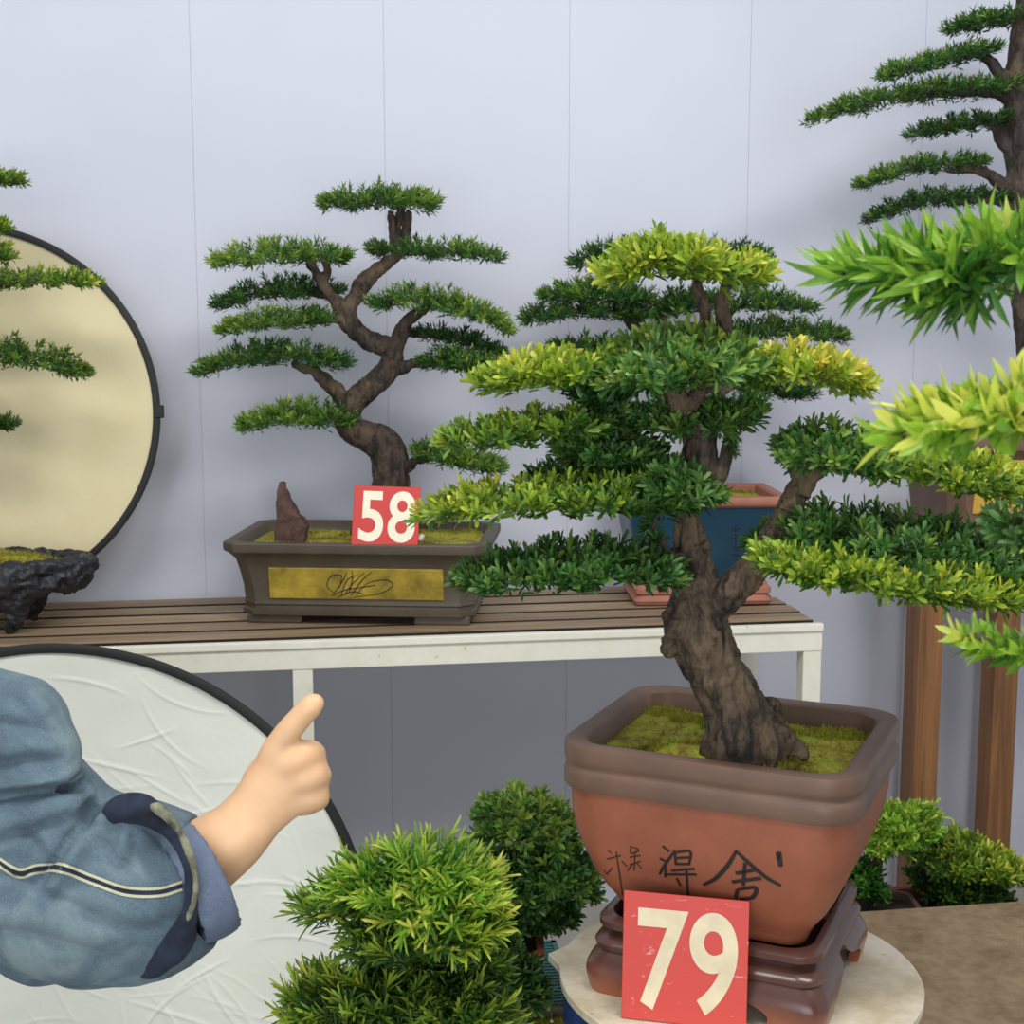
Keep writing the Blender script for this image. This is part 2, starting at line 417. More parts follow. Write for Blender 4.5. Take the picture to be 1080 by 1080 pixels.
# ------------------------------------------------------------ surface marks by projection on a mesh
def bvh_of(o, mw):
    me = o.data; return BVHTree.FromPolygons([mw @ v.co for v in me.vertices], [tuple(p.vertices) for p in me.polygons])
def world_of(o):
    Mx = Matrix.Identity(4); q = o
    while q is not None:
        Mx = Matrix.LocRotScale(q.location, q.rotation_euler, q.scale) @ Mx; q = q.parent
    return Mx
def ribbon(bv, pts, w, off=.0006, n=6):
    """a painted stroke lying on a surface; pts (px, py[, width factor])"""
    S = spline([(p[0], p[1], p[2] if len(p) > 2 else 1) for p in pts], n); hit = []
    for x, y, wf in S:
        loc, nr, i, d = bv.ray_cast(EYE, ray(x, y).normalized())
        if loc is None: continue
        if nr.dot(ray(x, y)) > 0: nr = -nr
        hit.append((loc+nr*off, nr, wf))
    mb = MB()
    if len(hit) < 2: return mb
    vs = []
    for i, (p, nr, wf) in enumerate(hit):
        t_ = hit[min(i+1, len(hit)-1)][0]-hit[max(i-1, 0)][0]; s_ = t_.cross(nr)
        s_ = s_.normalized() if s_.length > 1e-9 else Vector((1,0,0))
        vs += [p-s_*w*wf*.5, p+s_*w*wf*.5]
    return mb.add(vs, [(2*i, 2*i+1, 2*i+3, 2*i+2) for i in range(len(hit)-1)])
def strokes(name, bv, lst, w, mat, parent, off=.0006, n=6):
    mb = MB()
    for s in lst:
        r_ = ribbon(bv, s, w, off, n)
        if r_.v: mb.add(r_.v, r_.f)
    return link(name, mb.me(), mat, parent)
# =================================================================== SETTING
def wall_mat():
    t = NT('wall_paint'); f = t.noise(1.3, None, 3); g = t.noise(60, None, 4)
    c = t.ramp(f, [(.3, lin((206,208,220))), (.7, lin((213,215,227)))])
    t.base(c).r(.55).bump(g, .06, .001).set(Specular__IOR__Level=.3); return t.m
M['wall'] = wall_mat()
WY = 3.38*math.cos(YAW)
seam = [-.723-.43*3+i*.43 for i in range(0, 10)]
seams = [-.715/math.cos(YAW)+WY*0+0]
# seam positions along the wall (room x)
def wall_x(px):     # where the ray through (px,0) meets the wall, as room x
    d = ray(px, 0); tt = WY/(-d.x*math.sin(YAW)+d.y*math.cos(YAW)); q = EYE+d*tt
    return q.x*math.cos(YAW)+q.y*math.sin(YAW)
sx = [wall_x(v) for v in (199, 404, 601, 793, 978)]
xs = [sx[0]-.43*4, sx[0]-.43*3, sx[0]-.43*2, sx[0]-.43]+sx+[sx[-1]+.43*k_ for k_ in (1,2,3)]
mb = MB()
for a, b in zip(xs[:-1], xs[1:]): mb.box(a+.0007, b-.0007, WY, WY+.03, 0, 2.7, room)
mb.box(xs[0], xs[-1], WY+.002, WY+.05, 0, 2.7, room)
tag(link('wall_back', mb.me(), M['wall']), 'pale blue-grey panelled wall with thin vertical seams', None, kind='structure')
def floor_mat():
    t = NT('concrete'); f = t.noise(3, None, 7, .65); g = t.noise(50, None, 5)
    t.base(t.ramp(f, [(.3, lin((150,146,140))), (.7, lin((176,172,164)))])).r(.8).bump(g, .3, .002); return t.m
mb = MB().box(xs[0], xs[-1], -1.2, WY, -.05, 0, room)
tag(link('floor', mb.me(), floor_mat()), 'grey concrete floor', None, kind='structure')
# =================================================================== SLATTED BENCH along the wall
def wood_mat(name, a, b, c, sc=(2.2, 40, 40), r=.6, rot=(0,0,0)):
    t = NT(name); v = t.mapping(sc, rot); f = t.noise(1.6, v, 8, .65, .8); g = t.noise(.5, v, 3)
    col = t.ramp(f, [(.28, lin(a)), (.5, lin(b)), (.72, lin(c))]); col = t.mix(.35, col, t.ramp(g, [(.35, lin(a)), (.65, lin(c))]))
    gi = t.n.new('ShaderNodeNewGeometry'); col = t.mix(.4, col, t.mix(.6, col, t.ramp(gi.outputs['Random Per Island'], [(0, lin(a)), (.5, lin(b)), (1, lin(c))])))
    t.base(col).r(r).bump(f, .35, .002); return t.m
M['bench_wood'] = wood_mat('bench_wood', (96,76,58), (148,124,98), (190,166,130), (2.2,26,26))
def flaky():
    t = NT('white_paint'); f = t.noise(26, None, 6, .7); g = t.noise(7, None, 4)
    c = t.ramp(f, [(.28, lin((120,92,60))), (.34, lin((236,232,212))), (.8, lin((246,244,230)))])
    t.base(t.mix(t.ramp(g, [(.55,(0,0,0)),(.75,(.6,.6,.6))]), c, lin((232,226,190)))).r(.5).bump(f, .15, .001); return t.m
M['paint'] = flaky()
TZ = .83
bx0, bx1 = -1.75, None
pr_ = PZ(868, 656, TZ); RX = pr_.x*math.cos(YAW)+pr_.y*math.sin(YAW); FY = -pr_.x*math.sin(YAW)+pr_.y*math.cos(YAW)
BY = FY+.463
bench = empty('slatted_bench', 'long white metal bench with a weathered grey-brown plank top along the wall', 'bench', room(-.5, FY+.23, 0), rz=YAW)
def rb(mb, x0, x1, y0, y1, z0, z1): return mb.box(x0, x1, y0, y1, z0, z1, room)
mb = MB(); npl = 5; pw = (BY-FY-.012)/npl
for i in range(npl):
    y0 = FY+.012+i*pw; rb(mb, -1.75+random.uniform(0,.01), RX-.004+random.uniform(-.012,0), y0+.009, y0+pw-.009, TZ-.022, TZ+random.uniform(-.001,.001))
pt_ = link('plank_top', mb.me(), [M['bench_wood'], simple('gap_shade_edge', (44,36,30), .9, .2, 40)], bench)  # second material: dark colour on long plank edges, painted shade for the gaps
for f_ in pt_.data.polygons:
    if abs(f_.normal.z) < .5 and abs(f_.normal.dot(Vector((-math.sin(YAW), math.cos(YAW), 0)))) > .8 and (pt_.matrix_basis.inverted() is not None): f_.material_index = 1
mb = MB()
rb(mb, -1.75, RX, FY, FY+.03, TZ-.062, TZ-.018); rb(mb, -1.75, RX, FY-.006, FY+.012, TZ-.018, TZ-.003)
rb(mb, -1.75, RX, BY-.03, BY, TZ-.06, TZ-.024)
rb(mb, RX-.03, RX, FY+.03, BY-.03, TZ-.06, TZ-.024); rb(mb, -1.75, -1.72, FY+.03, BY-.03, TZ-.06, TZ-.024)
p319 = PZ(319, 690, TZ-.06); LX = p319.x*math.cos(YAW)+p319.y*math.sin(YAW)
rb(mb, LX-.016, LX+.016, FY+.03, BY-.03, TZ-.06, TZ-.024)
link('frame', bevel(mb.me(), .0015), M['paint'], bench)
for x in (-1.73, LX, RX-.02):
    for y in (FY+.002, BY-.042):
        link('leg', bevel(rb(MB(), x-.02, x+.02, y, y+.04, 0, TZ-.0605).me(), .002), M['paint'], bench)
# =================================================================== REFLECTORS
def cloth_mat(name, base_, edge_, rad, wr, sc):
    t = NT(name); f = t.noise(sc, None, 5, .6, .4); g = t.noise(5, None, 5, .7)
    vo = t.node('ShaderNodeTexVoronoi', Scale=7.0, _feature='DISTANCE_TO_EDGE'); dn = t.noise(2.2, None, 3)
    ln = t.n.new('ShaderNodeVectorMath'); ln.operation = 'LENGTH'; t.l(t.tc.outputs['Object'], ln.inputs[0])
    dv = t.node('ShaderNodeMath', _operation='DIVIDE'); t.l(ln.outputs['Value'], dv.inputs[0]); dv.inputs[1].default_value = rad
    ma = t.node('ShaderNodeMath', _operation='MULTIPLY_ADD'); t.l(g, ma.inputs[0]); ma.inputs[1].default_value = .9; t.l(dv.outputs[0], ma.inputs[2])
    e = t.ramp(ma.outputs[0], [(1.0, (0,0,0)), (1.65, (.9,.9,.9))])
    c = t.mix(e, lin(base_), lin(edge_)); c = t.mix(t.ramp(g, [(.5,(0,0,0)),(.8,(.25,.25,.25))]), c, lin(edge_))
    t.base(c).r(.55).bump(f, wr, .01); return t.m
def reflector(name, label, c, nrm, r, mat, band, folds=0, tab=None):
    o = empty(name, label, 'reflector', c)
    q = Vector(nrm).to_track_quat('Z', 'Y'); o.rotation_euler = q.to_euler()
    vs, fs = [Vector((0,0,0))], []; NR, NA = 60, 180
    rs = random.Random(3)
    lines = []
    for _ in range(folds):
        a = rs.uniform(0, 2*PI); rr = math.sqrt(rs.random())*r*.9; th = rs.gauss(-.35, .5)
        lines.append((rr*math.cos(a), rr*math.sin(a), math.cos(th), math.sin(th), rs.uniform(.03, .12), rs.uniform(.0008, .0022), rs.uniform(.0016, .003), rs.uniform(-3, 3)))
    def hgt(x, y):
        z = 0.004*noise.fractal(Vector((x*5, y*5, r)), 1, 2, 3)
        for lx, ly, dx, dy, L, a, w, cv in lines:
            u = (x-lx)*dx+(y-ly)*dy; v = -(x-lx)*dy+(y-ly)*dx+cv*u*u
            if abs(u) < L and abs(v) < w*4: z += a*(1-(u/L)**2)*math.exp(-(v/w)**2)
        return z*min(1, (r-math.hypot(x, y))/.02) if math.hypot(x, y) < r else 0
    NG = 400 if folds > 20 else 90
    g = np.linspace(-r, r, NG); vs = []; idm = {}
    for i, x in enumerate(g):
        for j, y in enumerate(g):
            d = math.hypot(x, y)
            if d < r*1.012:
                f = min(1, (r-.001)/max(d, 1e-9)) if d > r-.001 else 1
                idm[i,j] = len(vs); vs.append(Vector((x*f, y*f, hgt(x*f, y*f))))
    fs = [(idm[i,j], idm[i+1,j], idm[i+1,j+1], idm[i,j+1]) for i in range(NG-1) for j in range(NG-1) if all(k_ in idm for k_ in ((i,j),(i+1,j),(i+1,j+1),(i,j+1)))]
    n0 = len(vs); back = [v+Vector((0,0,-.0015)) for v in vs]
    link('fabric', pyd(vs+back, fs+[tuple(n0+k_ for k_ in f[::-1]) for f in fs]), mat, o, 180, True)
    mb = MB(); n = 140; prof = [(-band, .0045), (-band*.5, .0065), (0, .0035), (.001, 0), (0, -.0035), (-band*.5, -.0065), (-band, -.0045)]
    vs = []
    for i in range(n):
        a = 2*PI*i/n
        for dr_, dz in prof: vs.append(Vector(((r+dr_)*math.cos(a), (r+dr_)*math.sin(a), dz)))
    m = len(prof); mb.add(vs, [(i*m+k_, ((i+1)%n)*m+k_, ((i+1)%n)*m+(k_+1)%m, i*m+(k_+1)%m) for i in range(n) for k_ in range(m)])
    link('rim_band', mb.me(), M['black_tape'], o, 50, True)
    if tab is not None:
        a = tab; mb = MB(); ca, sa = math.cos(a), math.sin(a)
        mb.box(-band*.9, .008, -.014, .014, -.009, .009, lambda x, y, z: Vector(((r+x)*ca-y*sa, (r+x)*sa+y*ca, z)))
        link('handle_tab', bevel(mb.me(), .002), M['black_tape'], o, None, True)
    return o
M['black_tape'] = simple('black_tape', (24,24,22), .6, .15, 200, .3, .0005)
yR = 3.055
c = P(-36, 436, yR); tocam = Vector((.1, -1, .22)).normalized()
reflector('photo_reflector', 'round yellowed cream reflector disc with black rim leaning on the wall on the bench', c, (.148,-1,.10), 198/F*yR/ct*1.0,
          cloth_mat('cloth_yellowed', (228,214,170), (216,194,116), .38, .25, 9), .015, 6, tab=math.radians(0))
yS = 2.16
c = P(60, 1012, yS)
reflector('photo_reflector', 'large round crinkled white reflector disc with black rim standing below the bench', c, (.02,-1,.10), 338/F*yS/ct*1.035,
          cloth_mat('cloth_white', (228,229,216), (222,214,178), .49, .2, 12), .0145, 190)
# =================================================================== number signs
def sign(name, label, BL, right, up, txt, w, face_mat, ink_mat, tsx, tw):
    right = Vector(right); up = Vector(up); up = (up-right*up.dot(right)/right.length_squared)
    X = right.normalized(); Yv = up.normalized(); Z = X.cross(Yv)
    o = empty(name, label, 'number sign', (Vector(BL)+right/2)); o.rotation_euler = Matrix((X, Yv, Z)).transposed().to_euler()
    hgt = up.length; W_ = right.length
    link('board', bevel(MB().box(-W_/2, W_/2, 0, hgt, -.0025, .0).me(), .0008), face_mat, o, None, True)
    cu = bpy.data.curves.new('t', 'FONT'); cu.body = txt; cu.size = 1; cu.extrude = 0; cu.offset = tw; cu.space_character = 1.04
    to = bpy.data.objects.new('t', cu); C.objects.link(to); bpy.context.view_layer.update()
    dg = bpy.context.evaluated_depsgraph_get(); me = bpy.data.meshes.new_from_object(to.evaluated_get(dg)); bpy.data.objects.remove(to)
    co = np.array([v.co for v in me.vertices]); lo, hi = co.min(0), co.max(0)
    fx, fy = tsx[0]*W_/(hi[0]-lo[0]), tsx[1]*hgt/(hi[1]-lo[1])
    for v in me.vertices: v.co = Vector(((v.co.x-(lo[0]+hi[0])/2)*fx+tsx[2]*W_, (v.co.y-(lo[1]+hi[1])/2)*fy+hgt*tsx[3], .0006))
    link('digits', me, ink_mat, o, None, True)
    return o
def red_mat(name, c, wear):
    t = NT(name); f = t.noise(22, t.mapping((1,2.2,1)), 7, .75, 1.2)
    t.base(t.mix(t.ramp(f, [(wear, (0,0,0)), (wear+.08, (.8,.8,.8))]), lin(c), lin((238,196,186)))).r(.42).set(Coat__Weight=.12); return t.m
cream = simple('sign_cream', (222,206,170), .4, .10, 24, .05)
sign('number_sign', 'red square sign reading 58 in the dark brown pot on the bench', P(370,574.5,2.865), P(440.5,577,2.86)-P(370,574.5,2.865), P(383.5,512,2.905)-P(370,574.5,2.865), '58', .14,
     red_mat('sign_red_a', (202,38,26), .76), simple('sign_white', (244,234,206), .35, .04), (.84,.86,.02,.49), .018)
bl, br, tl = P(655,1073.5,1.545), P(787,1088,1.512), P(667.5,940,1.558)
sign('number_sign', 'red square sign reading 79 leaning on the ceramic pot stand', bl, br-bl, tl-bl, '79', .14,
     red_mat('sign_red_b', (198,62,52), .60), cream, (.80,.80,.02,.49), .02)
# =================================================================== BONSAI 58
D = 'leaf_deep'
YT = 3.03
a58 = P(391, 661, 3.0); cx58 = P(391, 600, 3.04)
b58 = empty('potted_bonsai', 'tiered green bonsai with twisting trunk in a dark brown pot with yellow panel, sign 58', 'bonsai tree', (PZ(391, 640, TZ).x, 3.035, TZ), rz=math.radians(-4))
def oct_pot(par, hw, hd, hh, ch, mats, foot=.018, panel=None, prefix='pot'):
    """eight-sided flaring pot, local coords, foot on z=0. hw, hd: rim half sizes"""
    s = [(.86, .03), (.865, .0), (.885, .004), (.885, .016), (.865, .020), (.865,.026), (.87,.03), (.905,.62), (.93,.78), (.985,.86), (1.0,.9), (1.0,.985), (.99,1.0)]
    rg = []
    def R_(f, z, inner=0): return ring(hw*f-inner, hd-hw*(1-f)-inner, z, ch, 2)
    z0 = foot
    body = [R_(.862, z0), R_(.885, z0+.002), R_(.89, z0+.012), R_(.868, z0+.016), R_(.868, z0+.021), R_(.878, z0+.025), R_(.872, z0+.032),
            R_(.88, z0+.06), R_(.90, hh*.62), R_(.925, hh*.78), R_(.97, hh*.86), R_(.995, hh*.89), R_(1.0, hh*.92), R_(1.0, hh*.985), R_(.994, hh),
            R_(1, hh, .022), R_(1, hh-.004, .026), R_(.96, hh-.03, .026)]
    p = pot_obj(par, prefix, body, mats, 30)
    for sx_ in (-1, 1):
        for sy_ in (-1, 1):
            cx_, cy_ = sx_*(hw*.86-.062), sy_*(hd-hw*.14-.03)
            link('foot', bevel(MB().box(cx_-.058, cx_+.058, cy_-.026, cy_+.026, 0, foot+.002).me(), .004), mats, p, None, True)
    return p
pot58 = oct_pot(b58, .277, .175, .175, .028, M['clay_dark'])
# yellow panel on the front face (raised slightly), follows the face slope
def face_panel(par, hw, hd, hh, w, z0, z1, mat, th=.003):
    def yf(z):   # front face y at height z
        f = .88+(.90-.88)*((z-.06)/(hh*.62-.06)) if z < hh*.62 else .90+(.925-.90)*((z-hh*.62)/(hh*.16))
        return -(hd-hw*(1-f))
    vs = [Vector((x, yf(z)-d, z)) for d in (-.004, th) for z in (z0, z1) for x in (-w, w)]
    me = pyd(vs, [(4,5,7,6),(0,4,6,2),(1,3,7,5),(0,1,5,4),(2,6,7,3),(0,2,3,1)])
    return link('panel', bevel(me, .002), mat, par, None, True)
pan = face_panel(pot58, .277, .175, .175, .182, .055, .122, M['panel_yellow'])
bpy.context.view_layer.update()
bv = bvh_of(pan, world_of(pan))
grass_ = [[(352,625),(345,618),(349,608),(360,607),(358,620)], [(352,626),(362,612),(366,603)], [(360,628),(366,612),(378,606)], [(368,626),(372,610),(371,602)],
          [(370,628),(382,612),(392,603)], [(376,628),(388,615),(408,612),(414,618),(400,626),(372,630)], [(350,628),(365,622),(385,619),(396,617)],[(356,630),(372,624),(384,627)],[(364,627),(370,618),(384,604)]]
strokes('grass_drawing', bv, [[(x,y,.5+.8*math.sin(PI*min(1,(i+.5)/len(s)))) for i,(x,y) in enumerate(s)] for s in grass_], .0017, M['ink'], pan)
link('moss', moss_mesh(.245, .143, .155, .03, .012, tuft=4500), [M['moss']], b58, 180, True)
trunk(b58, [
    [(404,560,0,24),(411,530,0,21),(412,505,0,18.5),(411,482,0,18),(403,468,0,17),(388,460,0,15),(371,452,0,13),(366,438,0,12),(372,425,0,11.5),(387,411,0,11.5),(402,398,0,11),(413,384,0,10.5),(413,370,0,10.5),(400,363,0,9.5),(386,358,0,9),(374,347,0,8.5),(366,336,0,9),(369,322,.0,7.5),(377,312,0,7),(382,300,0,8),(394,288,0,6.5),(408,277,0,5.5),(421,268,0,4)],
    [(421,268,0,3),(419,245,0,2.6),(421,222,0,2.6)], [(424,268,.01,3),(426,245,.012,2.4),(424,222,.01,2.4)],
    [(366,336,0,7),(357,322,-.01,6),(345,307,-.02,5.5),(337,292,-.02,4.5),(325,276,-.02,3.5)], [(340,298,-.02,4),(345,285,-.02,3),(340,272,-.02,2.4)], [(348,312,0,4),(330,310,.02,3),(300,308,.03,2.5)], [(362,336,0,4),(345,338,-.03,3),(310,339,-.03,2.2)],
    [(412,378,0,8),(420,360,0,7.5),(424,348,0,6.5),(434,335,0,5),(450,325,0,3.5)], [(424,350,0,4),(436,352,.03,3),(470,356,.03,2.4)], [(414,388,0,6),(426,388,0,5),(434,383,-.01,4),(455,384,-.01,2.6)],
    [(368,428,0,8),(355,412,0,7.5),(344,402,-.01,6.5),(332,393,-.02,5),(310,384,-.02,3)], [(372,450,0,7),(364,440,-.02,5),(340,443,-.03,3)], [(416,494,0,6),(430,492,-.01,5),(440,486,-.02,3.5),(460,482,-.02,2.4)],
    [(415,262,0,3),(414,245,-.012,2.6),(412,225,-.014,3)],[(427,262,0,3),(430,245,.005,2.6),(431,225,0,3)], [(419,268,0,4),(440,265,0,3),(480,266,0,2)]],
    YT, .0024, .005, .0042, 38, 'bark', extra=[((410,472,-.012),9),((411,384,-.01),6),((358,318,0),5)])
for sp_, th_, n_, W_, tn, yg in [
    ([(338,214),(398,209),(462,214)], 15, 150, .08, .38, [.3,.1,.35]),
    ([(222,274,-.02),(290,269,-.02),(368,269,-.02)], 15, 160, .075, .38, [.6,.3,.2]),
    ([(388,262),(450,264),(512,267),(530,273)], 11, 130, .07, .32, [.1,.1,.3]),
    ([(226,320,.03),(290,306,.03),(360,306,.03)], 14, 130, .07, .22, [.15,.1,.0]),
    ([(230,347,-.03),(290,338,-.03),(350,334,-.03)], 13, 130, .06, .35, [.45,.3,.1]),
    ([(206,390,-.02),(245,378,-.02),(300,374,-.02),(370,382,-.02)], 15, 180, .075, .28, [.35,.1,.1]),
    ([(254,446,-.03),(310,437,-.03),(374,441,-.03)], 17, 160, .065, .38, [.4,.35,.0]),
    ([(392,318),(440,316,-.02),(500,328,-.02),(540,346,-.02)], 16, 180, .075, .38, [.1,.25,.4]),
    ([(434,349,.04),(490,358,.04),(530,372,.04)], 9, 90, .05, .2, [0,0,.1]),
    ([(442,380,-.02),(490,382,-.02),(536,394,-.02)], 16, 150, .06, .28, [.1,.1,.3]),
    ([(436,473,-.02),(480,482,-.02),(530,491,-.02)], 15, 150, .055, .36, [.1,.3,.3])]:
    pad(b58, sp_, YT, th_*1.22, W_, .0190, .0021, int(n_*1.3), tn-.04, yg, D, 12, False, .0026)
# standing stone
def slab_stone(name, outline, Y, th, mat, label):
    bm = bmesh.new(); n = len(outline)
    c = sum((P(x, y, Y) for x, y in outline), Vector())/n
    fr = [bm.verts.new(P(x, y, Y)+Vector((0, -th*(.35+.65*min(1, (y-outline[2][1])/50)), 0))) for x, y in outline]
    bk = [bm.verts.new(P(x, y, Y)+Vector((0, th*(.35+.65*min(1, (y-outline[2][1])/50)), 0))) for x, y in outline]
    bm.faces.new(fr[::-1]); bm.faces.new(bk)
    for i in range(n): bm.faces.new((fr[i], fr[(i+1)%n], bk[(i+1)%n], bk[i]))
    bmesh.ops.recalc_face_normals(bm, faces=bm.faces); bmesh.ops.triangulate(bm, faces=bm.faces)
    bmesh.ops.subdivide_edges(bm, edges=bm.edges, cuts=5, use_grid_fill=True); bmesh.ops.smooth_vert(bm, verts=bm.verts, factor=.4, use_axis_x=True, use_axis_y=True, use_axis_z=True)
    bm.normal_update()
    for v in bm.verts: v.co += v.normal*noise.fractal(v.co*55, .8, 2, 4)*.004
    me = bpy.data.meshes.new(name); bm.to_mesh(me); bm.free()
    return tag(link(name, me, mat, None, 35), label, 'stone')
slab_stone('standing_stone', [(290,580),(292,540),(295,508),(300,509),(306,524),(313,538),(322,548),(325,556),(322,580)], 2.985, .028, M['rock_red'], 'pointed rust-brown stone standing in the left end of the dark brown pot')
V, Q = sdf_mesh([(P(378,562,2.98), P(382,552,2.98), .016, .012)], .003, .006); V = rough(V, Q, .006, 40)
tag(link('stone', npmesh(V, Q), M['rock_black'], None, 40), 'small dark stone on the moss at the left edge of the sign reading 58', 'stone')
V, Q = sdf_mesh([(P(443,568,2.88), P(445,566,2.88), .007, .006)], .002, .003)
tag(link('pebble', npmesh(V, Q), simple('white_stone', (214,200,190), .6), None, 180), 'small whitish pebble on the moss at the right edge of the sign reading 58', 'stone')
# =================================================================== BONSAI in blue pot
YB = 3.18
pc = PZ(733, 625, TZ)
bb = empty('potted_bonsai', 'dark tiered bonsai in a blue glazed pot with pink clay rim on the bench', 'bonsai tree', (P(735,600,YB).x, YB+.02, TZ), rz=math.radians(3))
hw = .184; hd = .135; hh = .245; ZS = .245/.232
rg = []
def R2(w, z, r=.012, i=0): return ring(hw*w-i, hd-hw*(1-w)-i, z*ZS, r, 3)
base = [R2(.80,0), R2(.82,.002), R2(.84,.01), R2(.81,.018), R2(.80,.021), R2(.83,.026), R2(.83,.036), R2(.79,.042), R2(.79,.046), R2(.77,.05)]
pb = pot_obj(bb, 'pot_base', base, M['clay_pink'], 35)
body = [R2(.72,.048), R2(.76,.05), R2(.80,.075), R2(.87,.14), R2(.92,.19), R2(.95,.212)]
pbody = pot_obj(bb, 'pot', body, M['glaze_blue'], 35)
rimr = [R2(.93,.208), R2(.99,.214), R2(1.,.217), R2(1.,.229), R2(.99,.232), R2(1.,.232,.012,.02), R2(1.,.228,.012,.024), R2(.95,.18,.012,.022)]
pot_obj(bb, 'pot_rim', rimr, M['clay_pink'], 35)
bv = bvh_of(pbody, world_of(pbody))
INS = [[(690,558),(700,556)],[(694,552),(695,572)],[(690,566),(701,565)],[(692,574),(700,573)],[(771,560),(781,558)],[(776,553),(776,580)],[(770,568),(782,566)],[(772,575),(780,582)],[(792,556),(794,561)],[(771,585),(782,586)],[(773,590),(781,592)]]
for I in (INS[:4], INS[4:]): strokes('dark_inscription', bv, I, .002, M['ink'], pbody, .0008)
link('moss', moss_mesh(.156, .108, .224, .02, .012, tuft=3000, seed=4), [M['moss']], bb, 180, True)
trunk(bb, [
    [(728,540,0,17),(735,515,0,16),(741,490,0,14),(742,468,0,12),(728,436,.0,11),(710,405,0,11),(695,380,0,11),(686,362,0,11)],
    [(688,368,0,9),(676,350,0,8),(664,334,0,6.5),(656,318,-.01,5),(650,300,-.01,3)], [(676,346,0,6),(671,332,.01,5),(667,315,.02,4),(665,285,.02,3)], [(690,366,0,7),(697,350,0,5),(699,338,0,4),(702,322,0,3)],
    [(742,475,0,10),(752,440,.0,8),(760,400,.0,7),(764,370,0,6),(775,350,0,4),(810,350,0,2.5)], [(742,505,0,8),(757,505,-.02,7),(766,480,-.02,6),(770,455,-.02,5)], [(690,380,.02,4),(660,372,.02,3),(620,366,.02,2)],
    [(757,400,0,4),(765,345,.02,3),(775,325,.02,2.5),(800,322,.02,2)], [(756,418,0,4),(780,405,.0,3),(820,412,0,2)]],
    YB, .003, .006, .0026, 30, 'bark_dark')
for sp_, th_, n_, W_, tn, yg in [
    ([(604,276),(650,266),(700,264,.03)], 15, 110, .06, .22, [.05,.05,.1]),
    ([(700,268,.04),(760,266,.03),(812,272,.03)], 15, 130, .06, .2, [.0,.05,.05]),
    ([(570,309),(620,309),(690,314)], 16, 150, .07, .28, [.35,.15,.0]),
    ([(552,335),(610,326),(682,330)], 15, 150, .07, .2, [.15,.05,.0]),
    ([(568,372,.02),(620,364,.02),(685,368,.02)], 12, 110, .07, .24, [.15,.1,.0]),
    ([(688,332),(740,320),(795,318),(858,322)], 17, 170, .07, .26, [.0,.2,.2]),
    ([(690,330,.03),(715,318,.03),(745,316,.03)], 16, 90, .06, .15, [.0,.0,.0]),
    ([(755,356),(820,348),(892,354)], 16, 160, .07, .28, [.05,.15,.15]),
    ([(778,408),(815,412),(860,414)], 10, 90, .05, .15, [0,0,.05])]:
    pad(bb, sp_, YB, th_*1.1, W_, .0200, .0021, int(n_*1.25), tn, yg, D, 12, False, .0026)
pad(bb, [(745,428,-.03),(765,440,-.03),(772,470,-.03)], YB, 22, .05, .02, .0024, 90, .22, [0,.1], 'leaf_mid', 12, False)
# =================================================================== ROUND TABLE (drum with white board)
TT = .665
tc_ = PZ(779, 1024, TT)
drum = empty('round_stand', 'blue round drum with a cream white board on top under the ceramic pot stand', 'table', (tc_.x, tc_.y, 0))
Rr = .2215
def disc(R_, z0, z1, n=72, tip=0.0, ins=0):
    vs, f = [], []
    def rad(a):
        d = abs((a-math.radians(168)+PI) % (2*PI)-PI)
        return R_+tip*max(0, 1-d/.12)
    prof = [(0, z0), (-.0, z0), (0, z0+.001), (0, z1-.0015), (-.0015, z1)]
    for dr_, z in prof[1:]:
        for i in range(n): a = 2*PI*i/n; r_ = rad(a)+dr_; vs.append(Vector((r_*math.cos(a), r_*math.sin(a), z)))
    m = len(prof)-1
    f = [(j*n+i, j*n+(i+1)%n, (j+1)*n+(i+1)%n, (j+1)*n+i) for j in range(m-1) for i in range(n)]
    f += [tuple(range(n))[::-1], tuple((m-1)*n+i for i in range(n))]
    return pyd(vs, f)
t = NT('board_cream'); f_ = t.noise(9, None, 7, .7); g_ = t.noise(60, None, 4)
c_ = t.mix(t.ramp(f_, [(.42,(0,0,0)),(.62,(.8,.8,.8))]), lin((224,214,192)), lin((186,168,132)))
c_ = t.mix(t.ramp(g_, [(.66,(0,0,0)),(.74,(.7,.7,.7))]), c_, lin((140,128,104))); t.base(c_).r(.5); M['board'] = t.m
link('round_board', disc(Rr, TT-.011, TT, 90, .018), M['board'], drum, 30, True)
M['blue_plastic'] = simple('blue_plastic', (24,62,124), .35, .1)
rgs = []
for r_, z in ((.17,.0),(.2,.01),(.18,.2),(.185,.21),(.185,.225),(.18,.235),(.18,.42),(.185,.43),(.185,.445),(.18,.455),(.185,.57),(.2165,.60),(.2165,TT-.011)):
    rgs.append([Vector((r_*math.cos(2*PI*i/64), r_*math.sin(2*PI*i/64), z)) for i in range(64)])
link('drum', loft(rgs, True, True).me(), M['blue_plastic'], drum, 40, True)
# ceramic stand
PR = math.radians(-24.4)
Pc = Vector((.272, 1.679, 0))
stnd = empty('pot_stand', 'glazed dark brown ceramic stand with four flared feet under the big terracotta pot', 'pot stand', (Pc.x, Pc.y, TT), rz=PR)
SH = .085
def R3(w, z, r=.03, d=None): w *= 1.09; return ring(w, w*.94, z, r, 7)
top = [R3(.100,0.0500), R3(.122,0.0500), R3(.127,0.0530), R3(.128,0.0590), R3(.125,0.0640), R3(.117,0.0670), R3(.113,0.0720), R3(.117,0.0760), R3(.124,0.0790), R3(.124,0.0860), R3(.120,SH+.005), R3(.112,SH+.006), R3(.108,SH-.001), R3(.104,SH-.02)]
link('stand_top', loft(top, True, True).me(), M['glaze_brown'], stnd, 40, True)
